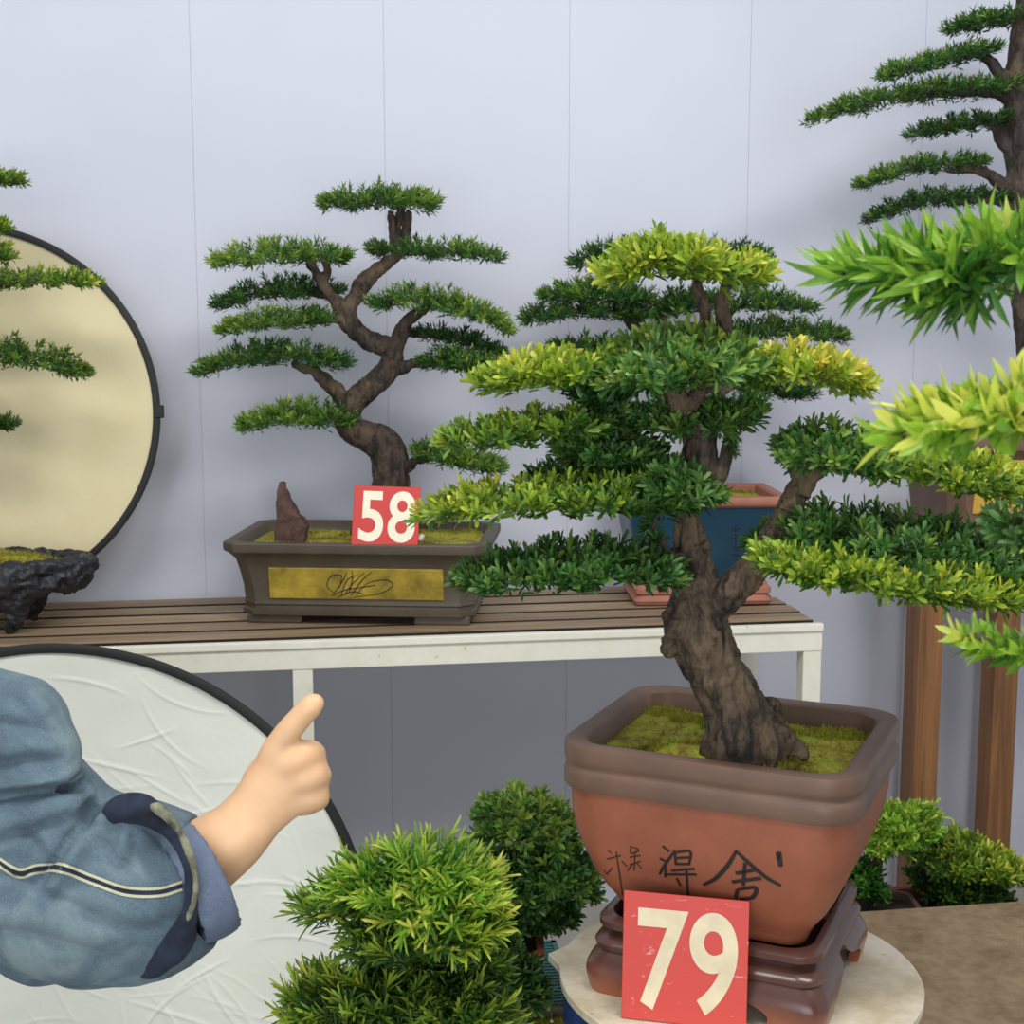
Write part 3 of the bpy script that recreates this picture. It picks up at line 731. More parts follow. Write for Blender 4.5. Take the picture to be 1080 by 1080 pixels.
# skirt with arched openings and four feet: each leg an L-shaped corner piece
def leg_mesh(sx_, sy_):
    vs, fs = [], []; NZ = 9; prof = []
    ns = 9
    pts = []
    for iz in range(NZ):
        z = .054*(iz/(NZ-1))
        q_ = z/.054; out = .122+.010*math.sin(PI*min(1, q_))+.006*(1-q_)+.003*max(0, 1-z/.012)
        u_ = min(1, max(0, (z-.010)/.026)); wleg = .058+.056*u_**2.2
        wleg = min(wleg, .114)
        row_o, row_i = [], []
        cr = .024
        # outer path: along x face, round corner, along y face
        dA = out; dB = out*.94
        path = []
        for i in range(4): path.append((dA-cr-(wleg-cr)*(1-i/3), dB))
        for i in range(1, 6): a = PI/2*(1-i/6); path.append((dA-cr+cr*math.cos(a), dB-cr+cr*math.sin(a)))
        for i in range(4): path.append((dA, dB-cr-(wleg*.94-cr)*(i/3)))
        th = .012
        for x, y in path: row_o.append(Vector((sx_*x, sy_*y, z)))
        for x, y in path:
            row_i.append(Vector((sx_*min(x, dA-th), sy_*min(y, dB-th), z)))
        pts.append(row_o+row_i[::-1])
    n = len(pts[0]); vs = [p for r_ in pts for p in r_]
    for j in range(NZ-1):
        for i in range(n):
            f = (j*n+i, j*n+(i+1)%n, (j+1)*n+(i+1)%n, (j+1)*n+i); fs.append(f if sx_*sy_ < 0 else f[::-1])
    h_ = n//2
    for j in (0, NZ-1):
        for i in range(h_-1):
            f = (j*n+i, j*n+i+1, j*n+n-2-i, j*n+n-1-i); fs.append(f)
    me = pyd(vs, fs); bm = bmesh.new(); bm.from_mesh(me); bmesh.ops.recalc_face_normals(bm, faces=bm.faces); bm.to_mesh(me); bm.free(); return me
for sx_ in (-1, 1):
    for sy_ in (-1, 1): lm = leg_mesh(sx_, sy_); lm.transform(Matrix.Diagonal((1.09, 1.09, 1, 1))); link('foot', lm, M['glaze_fade'], stnd, 40, True)
# =================================================================== BONSAI 79
PZ79 = TT+SH
b79 = empty('potted_bonsai', 'large bonsai with thick leaning trunk in a square terracotta pot behind sign 79', 'bonsai tree', (Pc.x, Pc.y, PZ79), rz=PR)
HP = .97-PZ79+.002
A_, B_ = .1765, .1545
def R4(f, z, r=.045, i=0): return ring(A_*f-i, B_*f-i, z, r*f, 8)
bodyr = [R4(.56,0,.04), R4(.62,.0,.04), R4(.635,.012,.04), R4(.68,.022,.042), R4(.755,.04,.045), R4(.82,.06,.046), R4(.88,.085,.047), R4(.925,.11,.047), R4(.955,.138,.047), R4(.962,HP-.052,.047)]
pot79 = link('pot', loft(bodyr).me(), M['clay_red'], b79, 60, True)
rimr = [R4(.955,HP-.054), R4(.992,HP-.053), R4(.998,HP-.050), R4(1.0,HP-.036), R4(.995,HP-.031), R4(.984,HP-.029), R4(.980,HP-.027), R4(.984,HP-.024), R4(.994,HP-.021), R4(.997,HP-.017), R4(1.,HP-.004), R4(.994,HP),
        R4(.98,HP+.001,.045), R4(1.,HP,.035,.020), R4(1.,HP-.003,.034,.024), R4(.97,HP-.045,.034,.024)]
link('pot_rim', loft(rimr, False).me(), M['clay_brown'], b79, 50, True)
link('moss', moss_mesh(.152, .130, HP-.026, .034, .012, tuft=9000, seed=9), [M['moss']], b79, 180, True)
bv = bvh_of(pot79, world_of(pot79))
def seg(s): return [(x, y, .55+.7*math.sin(PI*(i+.6)/(len(s)+.2))) for i, (x, y) in enumerate(s)]
she = [[(777,897),(768,912),(755,926),(742,933)], [(776,897),(790,910),(808,925),(824,934)], [(776,921),(798,917)], [(786,910),(784,934)], [(772,930),(803,926)], [(778,938),(776,947)], [(778,938),(797,936),(794,946),(780,948)],
       [(820,899),(823,914)],[(822,898),(824,913)]]
de = [[(699,892),(706,898)], [(696,905),(704,909)], [(712,897),(700,914),(696,922)], [(712,899),(713,912)], [(712,899),(728,898),(727,911)], [(713,905),(727,904)], [(713,911),(728,911)], [(708,918),(733,916)], [(702,922),(735,922)], [(724,917),(726,948)], [(714,926),(718,934)], [(702,910),(702,925)]]
sig = [[(641,896),(645,900)], [(640,906),(655,902)], [(650,898),(653,918),(657,944)], [(646,915),(640,922)], [(656,908),(662,914)], [(637,917),(641,923)], [(664,892),(674,896),(666,900),(665,894)], [(664,904),(676,902)], [(670,898),(669,918)], [(664,912),(676,908)], [(662,918),(667,912)], [(672,910),(677,916)]]
strokes('calligraphy', bv, [seg(s) for s in she], .0042, M['ink'], pot79, .0007)
strokes('calligraphy', bv, [seg(s) for s in de], .0030, M['ink'], pot79, .0007)
strokes('signature', bv, [seg(s) for s in sig], .0014, M['ink'], pot79, .0007)
Y9 = 1.62
trunk(b79, [
    [(792,800,0,44),(786,778,0,38),(775,748,0,31),(762,720,0,29),(748,695,0,29),(738,670,0,30),(733,645,0,27),(735,620,0,22),(733,595,0,17.5),(729,572,0,15),(724,550,0,11),(724,520,0,9),(727,490,0,8.5),(728,460,0,8),(722,438,0,8.5),(714,418,0,8.5),(705,400,0,8),(690,388,0,5)],
    [(738,650,0,18),(757,634,-.01,17),(777,618,-.02,15),(797,598,-.02,14),(815,570,-.03,12),(829,545,-.03,11),(840,522,-.03,10.5),(848,508,-.03,8),(838,492,-.03,5),(836,478,-.03,4)],
    [(846,512,-.03,8),(858,500,-.03,7),(868,486,-.03,5.5),(880,474,-.03,3.5)],
    [(800,765,-.01,18),(822,778,-.02,12),(845,795,-.03,7)], [(800,770,.04,14),(815,752,.05,10),(808,742,.04,6)], [(760,785,0,18),(748,798,0,8)],
    [(722,438,0,5),(735,415,.01,4.5),(742,390,.02,4.5),(745,355,.02,5.5),(744,330,.02,4.5),(735,300,.02,3.5)], [(730,425,0,5),(752,395,0,5),(762,365,.01,5.5),(765,345,.01,5.5),(760,320,.01,4.5),(768,295,.01,3.5)],
    [(716,420,0,4),(690,405,.0,4),(662,412,.02,5),(650,432,.02,4.5),(655,455,.02,3.5)], [(722,545,0,5),(700,530,-.02,4),(660,528,-.02,3.5),(600,528,-.02,2.5)], [(732,600,0,5),(718,590,-.02,4),(706,580,-.02,3),(700,572,-.02,2.2)],
    [(735,625,0,6),(715,608,-.03,5),(690,600,-.03,4),(640,597,-.03,3)], [(724,505,0,4),(700,492,.03,4),(650,476,.03,3),(600,468,.03,2.5)], [(812,578,-.03,5),(835,590,-.06,4),(880,600,-.06,3.5),(960,610,-.06,2.5)],
    [(745,695,-.01,4),(748,720,-.03,6),(758,745,-.03,5)]],
    Y9, .0022, .0045, .0056, 40, 'bark_old', extra=[((708,652,-.008),11),((708,680,-.006),13),((716,665,-.02),14),((722,640,-.015),13),((815,742,.02),9),((818,760,.0),10),((740,700,-.025),8)])
M['wire_dark'] = simple('wire_dark', (70,60,54), .4, .1, Metallic=.6)
coil(b79, [(731,588,0,17),(728,570,0,15)], Y9, 2, 1.12, 'wire_dark', .0012)
coil(b79, [(824,553,-.03,11.5),(842,518,-.03,10.5)], Y9, 4, 1.14, 'wire_dark', .0012)
coil(b79, [(726,455,0,10.5),(720,436,0,11)], Y9, 2, 1.12, 'wire_dark', .0012)
LB, LM, LY = 'leaf_blue', 'leaf_mid', 'leaf_bright'
for sp_, th_, n_, W_, tn, yg, mt, lf in [
    ([(636,286,-.02),(690,272,-.02),(745,278,-.02),(806,290,-.02)], 24, 210, .055, .45, [.35,.25,.3,.42], LM, .021),
    ([(502,405,-.02),(560,393,-.02),(610,388,-.02),(660,388,-.02)], 19, 170, .05, .42, [.3,.45,.25,.0], LM, .019),
    ([(630,398,-.02),(690,388,-.02),(740,384,-.02),(800,386,-.02)], 32, 330, .10, .33, [.05,.0,.15,.2], LB, .020),
    ([(650,372,.04),(720,366,.04),(790,370,.03)], 22, 150, .06, .40, [.1,.1,.1], LB, .020),
    ([(775,392,-.02),(830,386,-.02),(870,392,-.02),(910,404,-.02)], 20, 180, .05, .42, [.15,.45,.55,.62], LM, .020),
    ([(600,405,.02),(640,425,.02),(660,450,.02)], 22, 110, .04, .12, [.1,0,0], LB, .017),
    ([(470,462,-.01),(530,458,-.01),(590,448,-.01),(640,448,-.01)], 19, 170, .05, .34, [.25,.3,.15,.0], LM, .018),
    ([(590,470,.02),(640,472,.02),(700,490,.02)], 32, 260, .06, .16, [.2,.0,.05], LB, .017),
    ([(560,505,.04),(630,502,.04),(710,515,.03)], 22, 190, .05, .14, [.1,.0,.0], LB, .017),
    ([(445,541,-.04),(500,528,-.04),(570,526,-.04),(640,524,-.04),(700,526,-.04),(748,527,-.04)], 21, 330, .055, .32, [.5,.42,.3,.15,.0,.0], LM, .0175),
    ([(486,608,-.03),(550,600,-.03),(620,594,-.03),(690,598,-.03),(716,604,-.03)], 27, 330, .065, .17, [.2,.08,.05,.0], LB, .0175),
    ([(826,476,-.03),(870,474,-.03),(930,484,-.03)], 33, 230, .06, .26, [.05,.2,.25], LB, .0175),
    ([(905,486,-.04),(960,492,-.04),(1020,500,-.04),(1095,520,-.04)], 27, 230, .05, .42, [.2,.3,.3,.4], LM, .0175),
    ([(800,578,-.03),(860,566,-.03),(940,574,-.03),(1020,584,-.03),(1100,600,-.03)], 44, 620, .12, .20, [.12,.1,.1,.1,.1], LB, .0175),
    ([(800,584,-.13),(860,600,-.14),(940,612,-.14),(1010,622,-.14),(1100,630,-.14)], 20, 330, .035, .38, [.25,.3,.3,.35,.3], LM, .018),
    ([(672,440,.03),(730,446,.03),(800,430,.03)], 24, 170, .05, .26, [.1,.15,.1], LB, .018),
    ([(690,505,-.04),(725,512,-.06),(755,520,-.06)], 20, 90, .04, .22, [0,.1], LB, .0175),
    ([(685,568,.03),(715,480,.05)], 14, 14, .03, .25, [0], LB, .018)]:
    pad(b79, sp_, Y9, th_, W_, lf, lf*.135, int(n_*.9), tn-.0, yg, mt, 13, True, .0018, bark='bark_old')
# =================================================================== LEFT BONSAI (black tray)
YL = 2.87
lt = empty('potted_bonsai', 'bonsai in a rough black stone tray in front of the yellowed reflector disc', 'bonsai tree', (P(-60,620,YL).x, YL, TZ))
zt = P(60, 592, YL).z
prims = []
for i in range(28):
    a = 2*PI*i/28; cx_ = P(-60,620,YL).x
    x = cx_+.285*math.cos(a)*(1+.05*math.sin(3*a)); y = YL+.108*math.sin(a)
    a2 = 2*PI*(i+1)/28; x2 = cx_+.285*math.cos(a2)*(1+.05*math.sin(3*a2)); y2 = YL+.108*math.sin(a2)
    prims.append(((x,y,zt-.012), (x2,y2,zt-.012), .019, .019))
    prims.append(((x*.93+cx_*.07, y*.93+YL*.07, zt-.035), (x2*.93+cx_*.07, y2*.93+YL*.07, zt-.035), .022, .022))
cx_ = P(-60,620,YL).x
for dy in (-.06,-.03,0,.03,.06): prims.append(((cx_-.2, YL+dy, zt-.06), (cx_+.17, YL+dy, zt-.06), .022, .022))
for dx in (-.19, -.02, .17):
    for dy in (-.055, .055): prims.append(((cx_+dx, YL+dy, zt-.07), (cx_+dx-.01, YL+dy, TZ+.016), .026, .016))
V, Q = sdf_mesh(prims, .004, .02); V = rough(V, Q, .010, 22); V[:,2] = np.maximum(V[:,2], TZ+.0005)
link('stone_tray', npmesh(V, Q), M['rock_black'], lt, 50)
mo = moss_mesh(.265, .092, 0, .09, .035, tuft=5000, seed=5); mo.transform(Matrix.Translation(Vector((cx_, YL, zt-.012))))
link('moss', mo, M['moss'], lt, 180)
trunk(lt, [[(-62,600,0,20),(-66,560,0,16),(-75,500,0,14),(-70,430,0,12),(-85,370,0,10),(-70,300,0,8),(-60,240,0,6),(-55,190,0,4)],
           [(-74,470,0,7),(-40,450,0,4),(0,448,0,2.6)], [(-80,400,0,7),(-50,385,0,5),(0,376,0,3.5)], [(-76,330,0,6),(-40,305,0,4),(20,298,0,3)], [(-64,265,0,5),(-30,245,0,3)]], YL, .003, .006, .003, 30, 'bark_dark')
for sp_, th_, n_, W_, tn, yg in [
    ([(-110,192),(-40,188),(22,188)], 14, 150, .07, .36, [.2,.3]), ([(-110,250),(-50,245),(12,268)], 20, 150, .07, .36, [.2,.3]), ([(-90,240),(-30,240),(8,238)], 12, 90, .06, .36, [.2,.3]),
    ([(-120,300),(-40,302),(40,294),(102,296)], 15, 220, .08, .34, [.2,.25,.35]), ([(-130,378),(-40,380),(30,374),(90,390)], 24, 260, .085, .27, [.1,.15,.25]),
    ([(-100,445),(-40,446),(20,446)], 12, 110, .06, .2, [.1,.1]), ([(-190,330),(-140,325),(-90,330)], 15, 100, .07, .3, [.1,.2]), ([(-190,430),(-140,420),(-90,425)], 15, 100, .07, .3, [.1,.2])]:
    pad(lt, sp_, YL, th_, W_*.85, .0165, .0026, int(n_*1.25), tn-.04, yg, LM, 12, False, .0026)
# =================================================================== RIGHT BACK BONSAI on wooden stand
YQ = 3.12
def rxy(px, py, Y): p = P(px, py, Y); return (p.x*math.cos(YAW)+p.y*math.sin(YAW), -p.x*math.sin(YAW)+p.y*math.cos(YAW))
M['stand_wood'] = wood_mat('stand_wood', (46,28,16), (128,84,46), (182,130,76), (30,30,1.3), .5)
ws = empty('plant_stand', 'tall wooden plant stand with square posts against the wall', 'plant stand', P(1060, 900, YQ), rz=YAW)
STZ = .985
x1, y1 = rxy(972, 800, 3.0); x2, y2 = rxy(1053, 800, 3.0)
x1 = rxy(975, 800, 3.05)[0]; y1 = 2.86
def post(x, y, w=.029, d=.032):
    return link('post', bevel(MB().box(x-w, x+w, y-d, y+d, 0, STZ-.03, room).me(), .003), M['stand_wood'], ws, None)
def px_to_rx(px, ry):   # room x of pixel column at room depth ry (approx mid height)
    d = ray(px, 760); tt = ry/(-d.x*math.sin(YAW)+d.y*math.cos(YAW)); q = EYE+d*tt
    return q.x*math.cos(YAW)+q.y*math.sin(YAW)
ry = 2.95
xa, xb = px_to_rx(972, ry), px_to_rx(1052, ry)
post(xa, ry); post(xb, ry); post(xb+.42, ry)
post(px_to_rx(1050, ry+.3), ry+.3); post(px_to_rx(969, ry+.3), ry+.3); post(xb+.42, ry+.3)
link('stand_top', bevel(MB().box(xa-.06, xb+.48, ry-.05, ry+.36, STZ-.03, STZ, room).me(), .004), M['stand_wood'], ws)
rbz = P(1040, 462, 2.95).z
bq = empty('potted_bonsai', 'tall straight-trunked bonsai in a brown pot with ochre panel on the wooden stand', 'bonsai tree', (P(1102, 500, YQ).x, YQ, STZ), rz=YAW*.6)
hq = rbz-STZ
potq = oct_pot(bq, .30, .175, hq, .03, M['clay_brown'])
face_panel(potq, .30, .175, hq, .222, hq*.30, hq*.80, M['panel_ochre'])
link('moss', moss_mesh(.255, .145, hq-.02, .03, .012, tuft=1500, seed=11), [M['moss']], bq, 180, True)
trunk(bq, [[(1105,470,0,22),(1098,430,0,18),(1092,380,0,17),(1084,320,0,16),(1078,270,0,15),(1075,200,0,13),(1073,140,0,13),(1074,80,0,12),(1078,30,0,10),(1085,-30,0,8),(1090,-70,0,5)],
           [(1075,198,0,6),(1060,196,0,6),(1045,186,0,5),(1028,178,0,4),(1000,180,0,2.5)], [(1074,160,0,7),(1058,150,0,6),(1052,135,0,5),(1040,128,0,3)], [(1073,90,0,6),(1055,78,0,5),(1042,62,0,4),(1020,58,0,2.5)],
           [(1072,225,0,4),(1050,212,0,3),(1000,212,0,2)], [(1073,110,0,5),(1040,98,0,4),(980,100,0,2.5)], [(1090,60,0,5),(1140,40,0,3)], [(1090,160,0,5),(1150,140,0,3)], [(1090,240,0,5),(1150,220,0,3)]],
      YQ, .003, .006, .003, 26, 'bark_dark')
for sp_, th_, n_, W_, tn, yg in [
    ([(998,30),(1040,22),(1110,14)], 12, 130, .06, .26, [.25,.1,.1]), ([(930,78),(985,64),(1052,50)], 14, 140, .06, .3, [.4,.2,.1]),
    ([(850,126),(920,106),(990,96),(1100,90)], 14, 240, .075, .28, [.35,.25,.15,.1]), ([(960,140),(1010,132),(1075,124)], 12, 120, .06, .18, [.1,.05,.0]),
    ([(905,194),(970,176),(1038,170)], 12, 140, .06, .3, [.4,.2,.1]), ([(914,230),(975,212),(1065,206)], 12, 150, .06, .18, [.15,.05,.0]),
    ([(1090,20),(1150,30),(1200,50)], 14, 120, .07, .24, [.1,.2]), ([(1090,120),(1160,130),(1220,150)], 14, 120, .07, .24, [.1,.2]), ([(1090,210),(1160,215),(1220,230)], 14, 120, .07, .24, [.1,.2]),
    ([(1030,-40),(1090,-60),(1150,-40)], 16, 140, .08, .26, [.1,.2])]:
    pad(bq, sp_, YQ, th_, W_, .0185, .0021, int(n_*1.2), tn-.05, yg, D, 12, False, .0026)
# =================================================================== FOREGROUND BONSAI at right (branches reach in)
YF = .95
bf = empty('potted_bonsai', 'close bright green bonsai branches with long leaves reaching in from the right side', 'bonsai tree', (.62, .92, 0))
trunk(bf, [[(1480,900,0,46),(1450,760,0,38),(1400,620,0,34),(1360,500,0,30),(1310,400,0,24),(1260,320,0,18),(1200,280,0,13),(1120,276,0,9),(1040,278,0,6),(960,286,0,4)],
           [(1370,520,0,20),(1280,470,-.1,14),(1180,446,-.14,9),(1080,440,-.16,6),(1010,448,-.16,4)], [(1420,680,0,16),(1300,700,0,9),(1180,702,0,6),(1080,695,0,4),(1010,686,0,2.5)]],
      YF, .0035, .01, .003, 26, 'bark_dark')
FG = dict(nl=10, detail='needle', twig=.0018, flow=-.8, spread=(64, 22), tipgain=.35, tipw=.3, slen=1.1)
pad(bf, [(880,288),(930,284),(1000,276),(1100,268)], YF, 22, .05, .037, .0033, 44, .40, [.15,.15,.2,.2], LY, up=.25, **FG)
pad(bf, [(950,300,-.02),(990,310,-.02),(1040,300,-.02)], YF, 14, .025, .034, .0033, 16, .26, [.1,.1,.1], LY, up=-.15, **FG)
pad(bf, [(1040,262,.03),(1080,256,.03),(1140,250,.03)], YF, 12, .03, .036, .0033, 16, .45, [.2,.2,.2], LY, up=.4, **FG)
pad(bf, [(945,464,-.16),(1000,450,-.16),(1060,436,-.16),(1120,430,-.16)], YF, 20, .022, .026, .0042, 52, .56, [.2,.25,.34,.3], LY, up=.35, **FG)
pad(bf, [(1008,684),(1045,692),(1100,698)], YF, 9, .012, .020, .0034, 16, .50, [.3,.1,.2], LY, up=.25, **FG)
pad(bf, [(1050,560,.1),(1090,565,.1),(1130,570,.1)], YF, 40, .03, .016, .0024, 46, .24, [.0,.05], LB, 12, True, .0016, up=.3)
pf = P(1480, 900, YF)
bf.location = (pf.x+.01, YF, 0)
rg = [[Vector((r_*math.cos(2*PI*i/40), r_*math.sin(2*PI*i/40), z)) for i in range(40)] for r_, z in ((.10,.0),(.13,.004),(.16,.1),(.185,.3),(.2,.34),(.2,.37),(.185,.372),(.18,.34))]
rg = [[p+Vector((0,0,pf.z-.40)) for p in r_] for r_ in rg]
link('pot', loft(rg).me(), M['clay_brown'], bf, 40, True)
rg = [[Vector((r_*math.cos(2*PI*i/40), r_*math.sin(2*PI*i/40), z)) for i in range(40)] for r_, z in ((.183,pf.z-.06),(.12,pf.z-.045),(.02,pf.z-.04))]
link('moss', loft(rg, True, True).me(), M['moss'], bf, 180, True)
fs_ = empty('pedestal', 'plain wooden pedestal carrying the close bonsai at the right side', 'pedestal', (pf.x+.01, YF, 0))
link('post', bevel(MB().box(-.06, .06, -.06, .06, .02, pf.z-.42).me(), .004), M['stand_wood'], fs_, None, True)
link('pedestal_top', bevel(MB().box(-.17, .17, -.17, .17, pf.z-.42, pf.z-.4).me(), .004), M['stand_wood'], fs_, None, True)
link('pedestal_foot', bevel(MB().box(-.15, .15, -.15, .15, 0, .02).me(), .004), M['stand_wood'], fs_, None, True)
# =================================================================== LOW PLATFORM right + plants behind
M['platform'] = None
t = NT('worn_board'); f_ = t.noise(5, None, 8, .7, .5); g_ = t.noise(40, None, 5, .7)
t.base(t.mix(.3, t.ramp(f_, [(.3, lin((104,82,58))), (.5, lin((134,112,82))), (.7, lin((156,134,102)))]), t.ramp(g_, [(.35, lin((90,72,52))), (.65, lin((170,150,118)))]))).r(.6).bump(g_, .3, .002); M['platform'] = t.m
LPZ = .42
e1 = PZ(918, 960, LPZ); fy = -e1.x*math.sin(YAW)+e1.y*math.cos(YAW)
lp = empty('low_table', 'low brown table with a worn stained top to the right of the round stand', 'table', room(1.3, fy-.3, 0), rz=YAW)
link('tabletop', bevel(MB().box(.78, 1.9, fy-.85, fy, LPZ-.03, LPZ, room).me(), .004), M['platform'], lp)
for x in (.82, 1.84):
    for y in (fy-.81, fy-.05): link('leg', bevel(MB().box(x, x+.04, y, y+.04, 0, LPZ-.03, room).me(), .003), M['platform'], lp)
def small_pot(par, c, hw_, hd_, h_, mat, rz=0, mossy=True, r=.02):
    rgs = [ring(hw_*.72, hd_*.72, 0, r), ring(hw_*.78, hd_*.78, .004, r), ring(hw_*.9, hd_*.9, h_*.6, r), ring(hw_*.94, hd_*.94, h_*.84, r), ring(hw_, hd_, h_*.88, r), ring(hw_, hd_, h_, r), ring(hw_-.01, hd_-.01, h_, r), ring(hw_-.014, hd_-.014, h_-.03, r)]
    o = link('pot', loft(rgs).me(), mat, par, 40, True)
    link('moss' if mossy else 'soil', moss_mesh(hw_-.012, hd_-.012, h_-.014, r, .008, tuft=700 if mossy else 60, seed=int(hw_*1000)), [M['moss'] if mossy else M['soil']], par, 180, True)
    return o
def bonsai_small(label, px, py_base, Y, zbase, hw_, hd_, h_, potmat, tr, pads, leafL, leafW, mat, mossy=False, yaw=0, bark='bark_dark', nl=12, up=.5, **kw):
    o = empty('potted_bonsai', label, 'bonsai tree', (P(px, py_base, Y).x, Y, zbase), rz=yaw)
    small_pot(o, None, hw_, hd_, h_, potmat, 0, mossy)
    zt_ = zbase+h_-.02
    trunk(o, tr, Y, .0028, .005, .0022, 34, bark)
    for q in pads:
        sp_, th_, n_, W_, tn, yg = q[:6]
        pad(o, sp_, Y, th_, W_, leafL, leafW, int(n_*kw.get('dens', 1)), tn, yg, q[6] if len(q) > 6 else mat, nl, kw.get('leafkind', True), .0018, up=up, spread=kw.get('spread', (70,22)), tipgain=kw.get('tipgain', .25), slen=kw.get('slen', 1.2))
    return o
YP = 2.66
bonsai_small('small bright green bonsai just behind the right corner of the terracotta pot', 930, 930, YP-.02, 0, .075, .07, .33, M['clay_brown'],
    [[(930,965,0,8),(920,935,0,7),(925,910,0,5),(935,885,0,4),(945,872,0,3)], [(922,925,0,4),(915,915,0,3)]],
    [([(905,880),(945,868),(986,862)], 26, 150, .06, .42, [.1,.3,.3]), ([(915,892,-.03),(950,884,-.03),(975,876,-.03)], 15, 80, .04, .42, [.2,.3,.2]), ([(898,925),(918,930),(928,935)], 30, 90, .05, .16, [.1,0])], .022, .0028, LY)
bonsai_small('low spreading bonsai with green pads in front of the wooden stand posts', 1010, 930, YP+.04, 0, .12, .075, .31, M['clay_red'],
    [[(1005,965,0,8),(1000,940,0,7),(1005,920,0,6),(1020,905,0,4)], [(1003,930,0,4),(985,915,0,3)], [(1005,925,0,4),(1050,925,0,3)]],
    [([(965,902),(1010,896),(1060,915)], 24, 190, .07, .32, [.1,.3,.3]), ([(985,915,-.03),(1040,912,-.03),(1088,922,-.03)], 20, 200, .05, .40, [.1,.3,.45]),
     ([(962,925,.02),(1000,935,.02),(1060,942,.02)], 26, 190, .06, .2, [.0,.1,.15])], .022, .0028, LM)
# =================================================================== LOW BENCH with green mesh + small bonsai
MZ = .50
M['teal_mesh'] = simple('teal_mesh', (46,96,92), .5, .1)
mt_ = PZ(600, 998, MZ); 
sb = empty('low_bench', 'low rust-brown bench carrying the small bonsai at the bottom of the picture', 'bench', room(.1, 1.8, 0), rz=YAW)
byk = -mt_.x*math.sin(YAW)+mt_.y*math.cos(YAW)
X0, X1, Y0, Y1 = .02, .30, 1.50, 1.77
link('bench_board', bevel(MB().box(X0, X1, Y0, Y1, MZ-.03, MZ-.006, room).me(), .003), simple('brown_board', (84,66,52), .7, .2), sb)
for x in (X0+.01, X1-.05):
    for y in (Y0+.01, Y1-.05): link('leg', bevel(MB().box(x, x+.04, y, y+.04, 0, MZ-.03, room).me(), .003), simple('brown_leg', (70,54,44), .7), sb)
X0, X1, Y0, Y1 = .14, .38, 1.785, 2.08
crate = empty('plastic_crate', 'teal plastic crate with a fine mesh top left of the round stand', 'crate', room((X0+X1)/2, (Y0+Y1)/2, 0), rz=YAW)
mb = MB(); n = 44
for i in range(n):
    x = X0+i*(X1-X0-.003)/(n-1); mb.box(x, x+.003, Y0, Y1, MZ-.006, MZ-.002, room)
for i in range(30):
    y = Y0+i*(Y1-Y0-.006)/29; mb.box(X0, X1, y, y+.006, MZ-.006, MZ-.001, room)
mb.box(X0, X1, Y0, Y1, MZ-.016, MZ-.012, room)
link('mesh_top', mb.me(), M['teal_mesh'], crate)
mb = MB()
for z in (.0,.12,.24,.36,.465):
    h = .02 if z < .4 else .035
    mb.box(X0, X1, Y0, Y0+.008, z, z+h, room).box(X0, X1, Y1-.008, Y1, z, z+h, room).box(X0, X0+.008, Y0, Y1, z, z+h, room).box(X1-.008, X1, Y0, Y1, z, z+h, room)
for x in np.linspace(X0, X1-.014, 8):
    mb.box(x, x+.014, Y0+.001, Y0+.007, .0, .49, room).box(x, x+.014, Y1-.007, Y1-.001, .0, .49, room)
link('crate_body', mb.me(), M['teal_mesh'], crate)
bonsai_small('dark green bonsai in a reddish clay pot behind the bright feathery bonsai', 512, 985, 1.90, MZ, .082, .07, .105, M['clay_red'],
    [[(528,1040,0,9),(535,1005,0,8),(545,975,0,7),(552,940,0,6),(545,905,0,5),(548,885,0,4)], [(552,950,0,4),(575,930,0,3),(590,925,0,2.5)], [(548,960,0,4),(525,945,0,3)]],
    [([(502,868),(548,858),(604,876)], 30, 210, .07, .36, [.05,.25,.15]), ([(560,905,-.02),(590,910,-.02),(625,930,-.02)], 38, 190, .06, .3, [.0,.1]), ([(505,915),(535,925),(575,940)], 40, 210, .06, .26, [.1,.05,.0]),
     ([(515,962),(555,962),(605,958)], 20, 120, .05, .22, [.05,.0,.0])], .0185, .0026, LB)
w = bonsai_small('small bonsai in a mossy pot with white grains beside the round stand', 548, 1070, 1.70, MZ, .088, .06, .075, M['clay_dark'],
    [[(553,1110,0,9),(552,1080,0,8),(548,1050,0,7),(535,1030,0,5),(520,1020,0,3)]],
    [([(505,1000,.03),(540,1020,.03),(570,1045,.03)], 30, 170, .05, .14, [.1,.05,.1])], .018, .0024, LB, mossy=True)
rs = random.Random(2)
for i in range(14):
    p = Vector((P(545,1070,1.7).x+rs.uniform(-.01,.08), 1.70+rs.uniform(-.045,.045), MZ+.075+.002))
    bm = bmesh.new(); bmesh.ops.create_icosphere(bm, subdivisions=2, radius=rs.uniform(.0018,.0034)); me = bpy.data.meshes.new('p'); bm.to_mesh(me); bm.free(); me.transform(Matrix.Translation(p))
    me.transform(Matrix.Identity(4))
    link('white_grain', me, bpy.data.materials.get('white_stone'), w, 180)
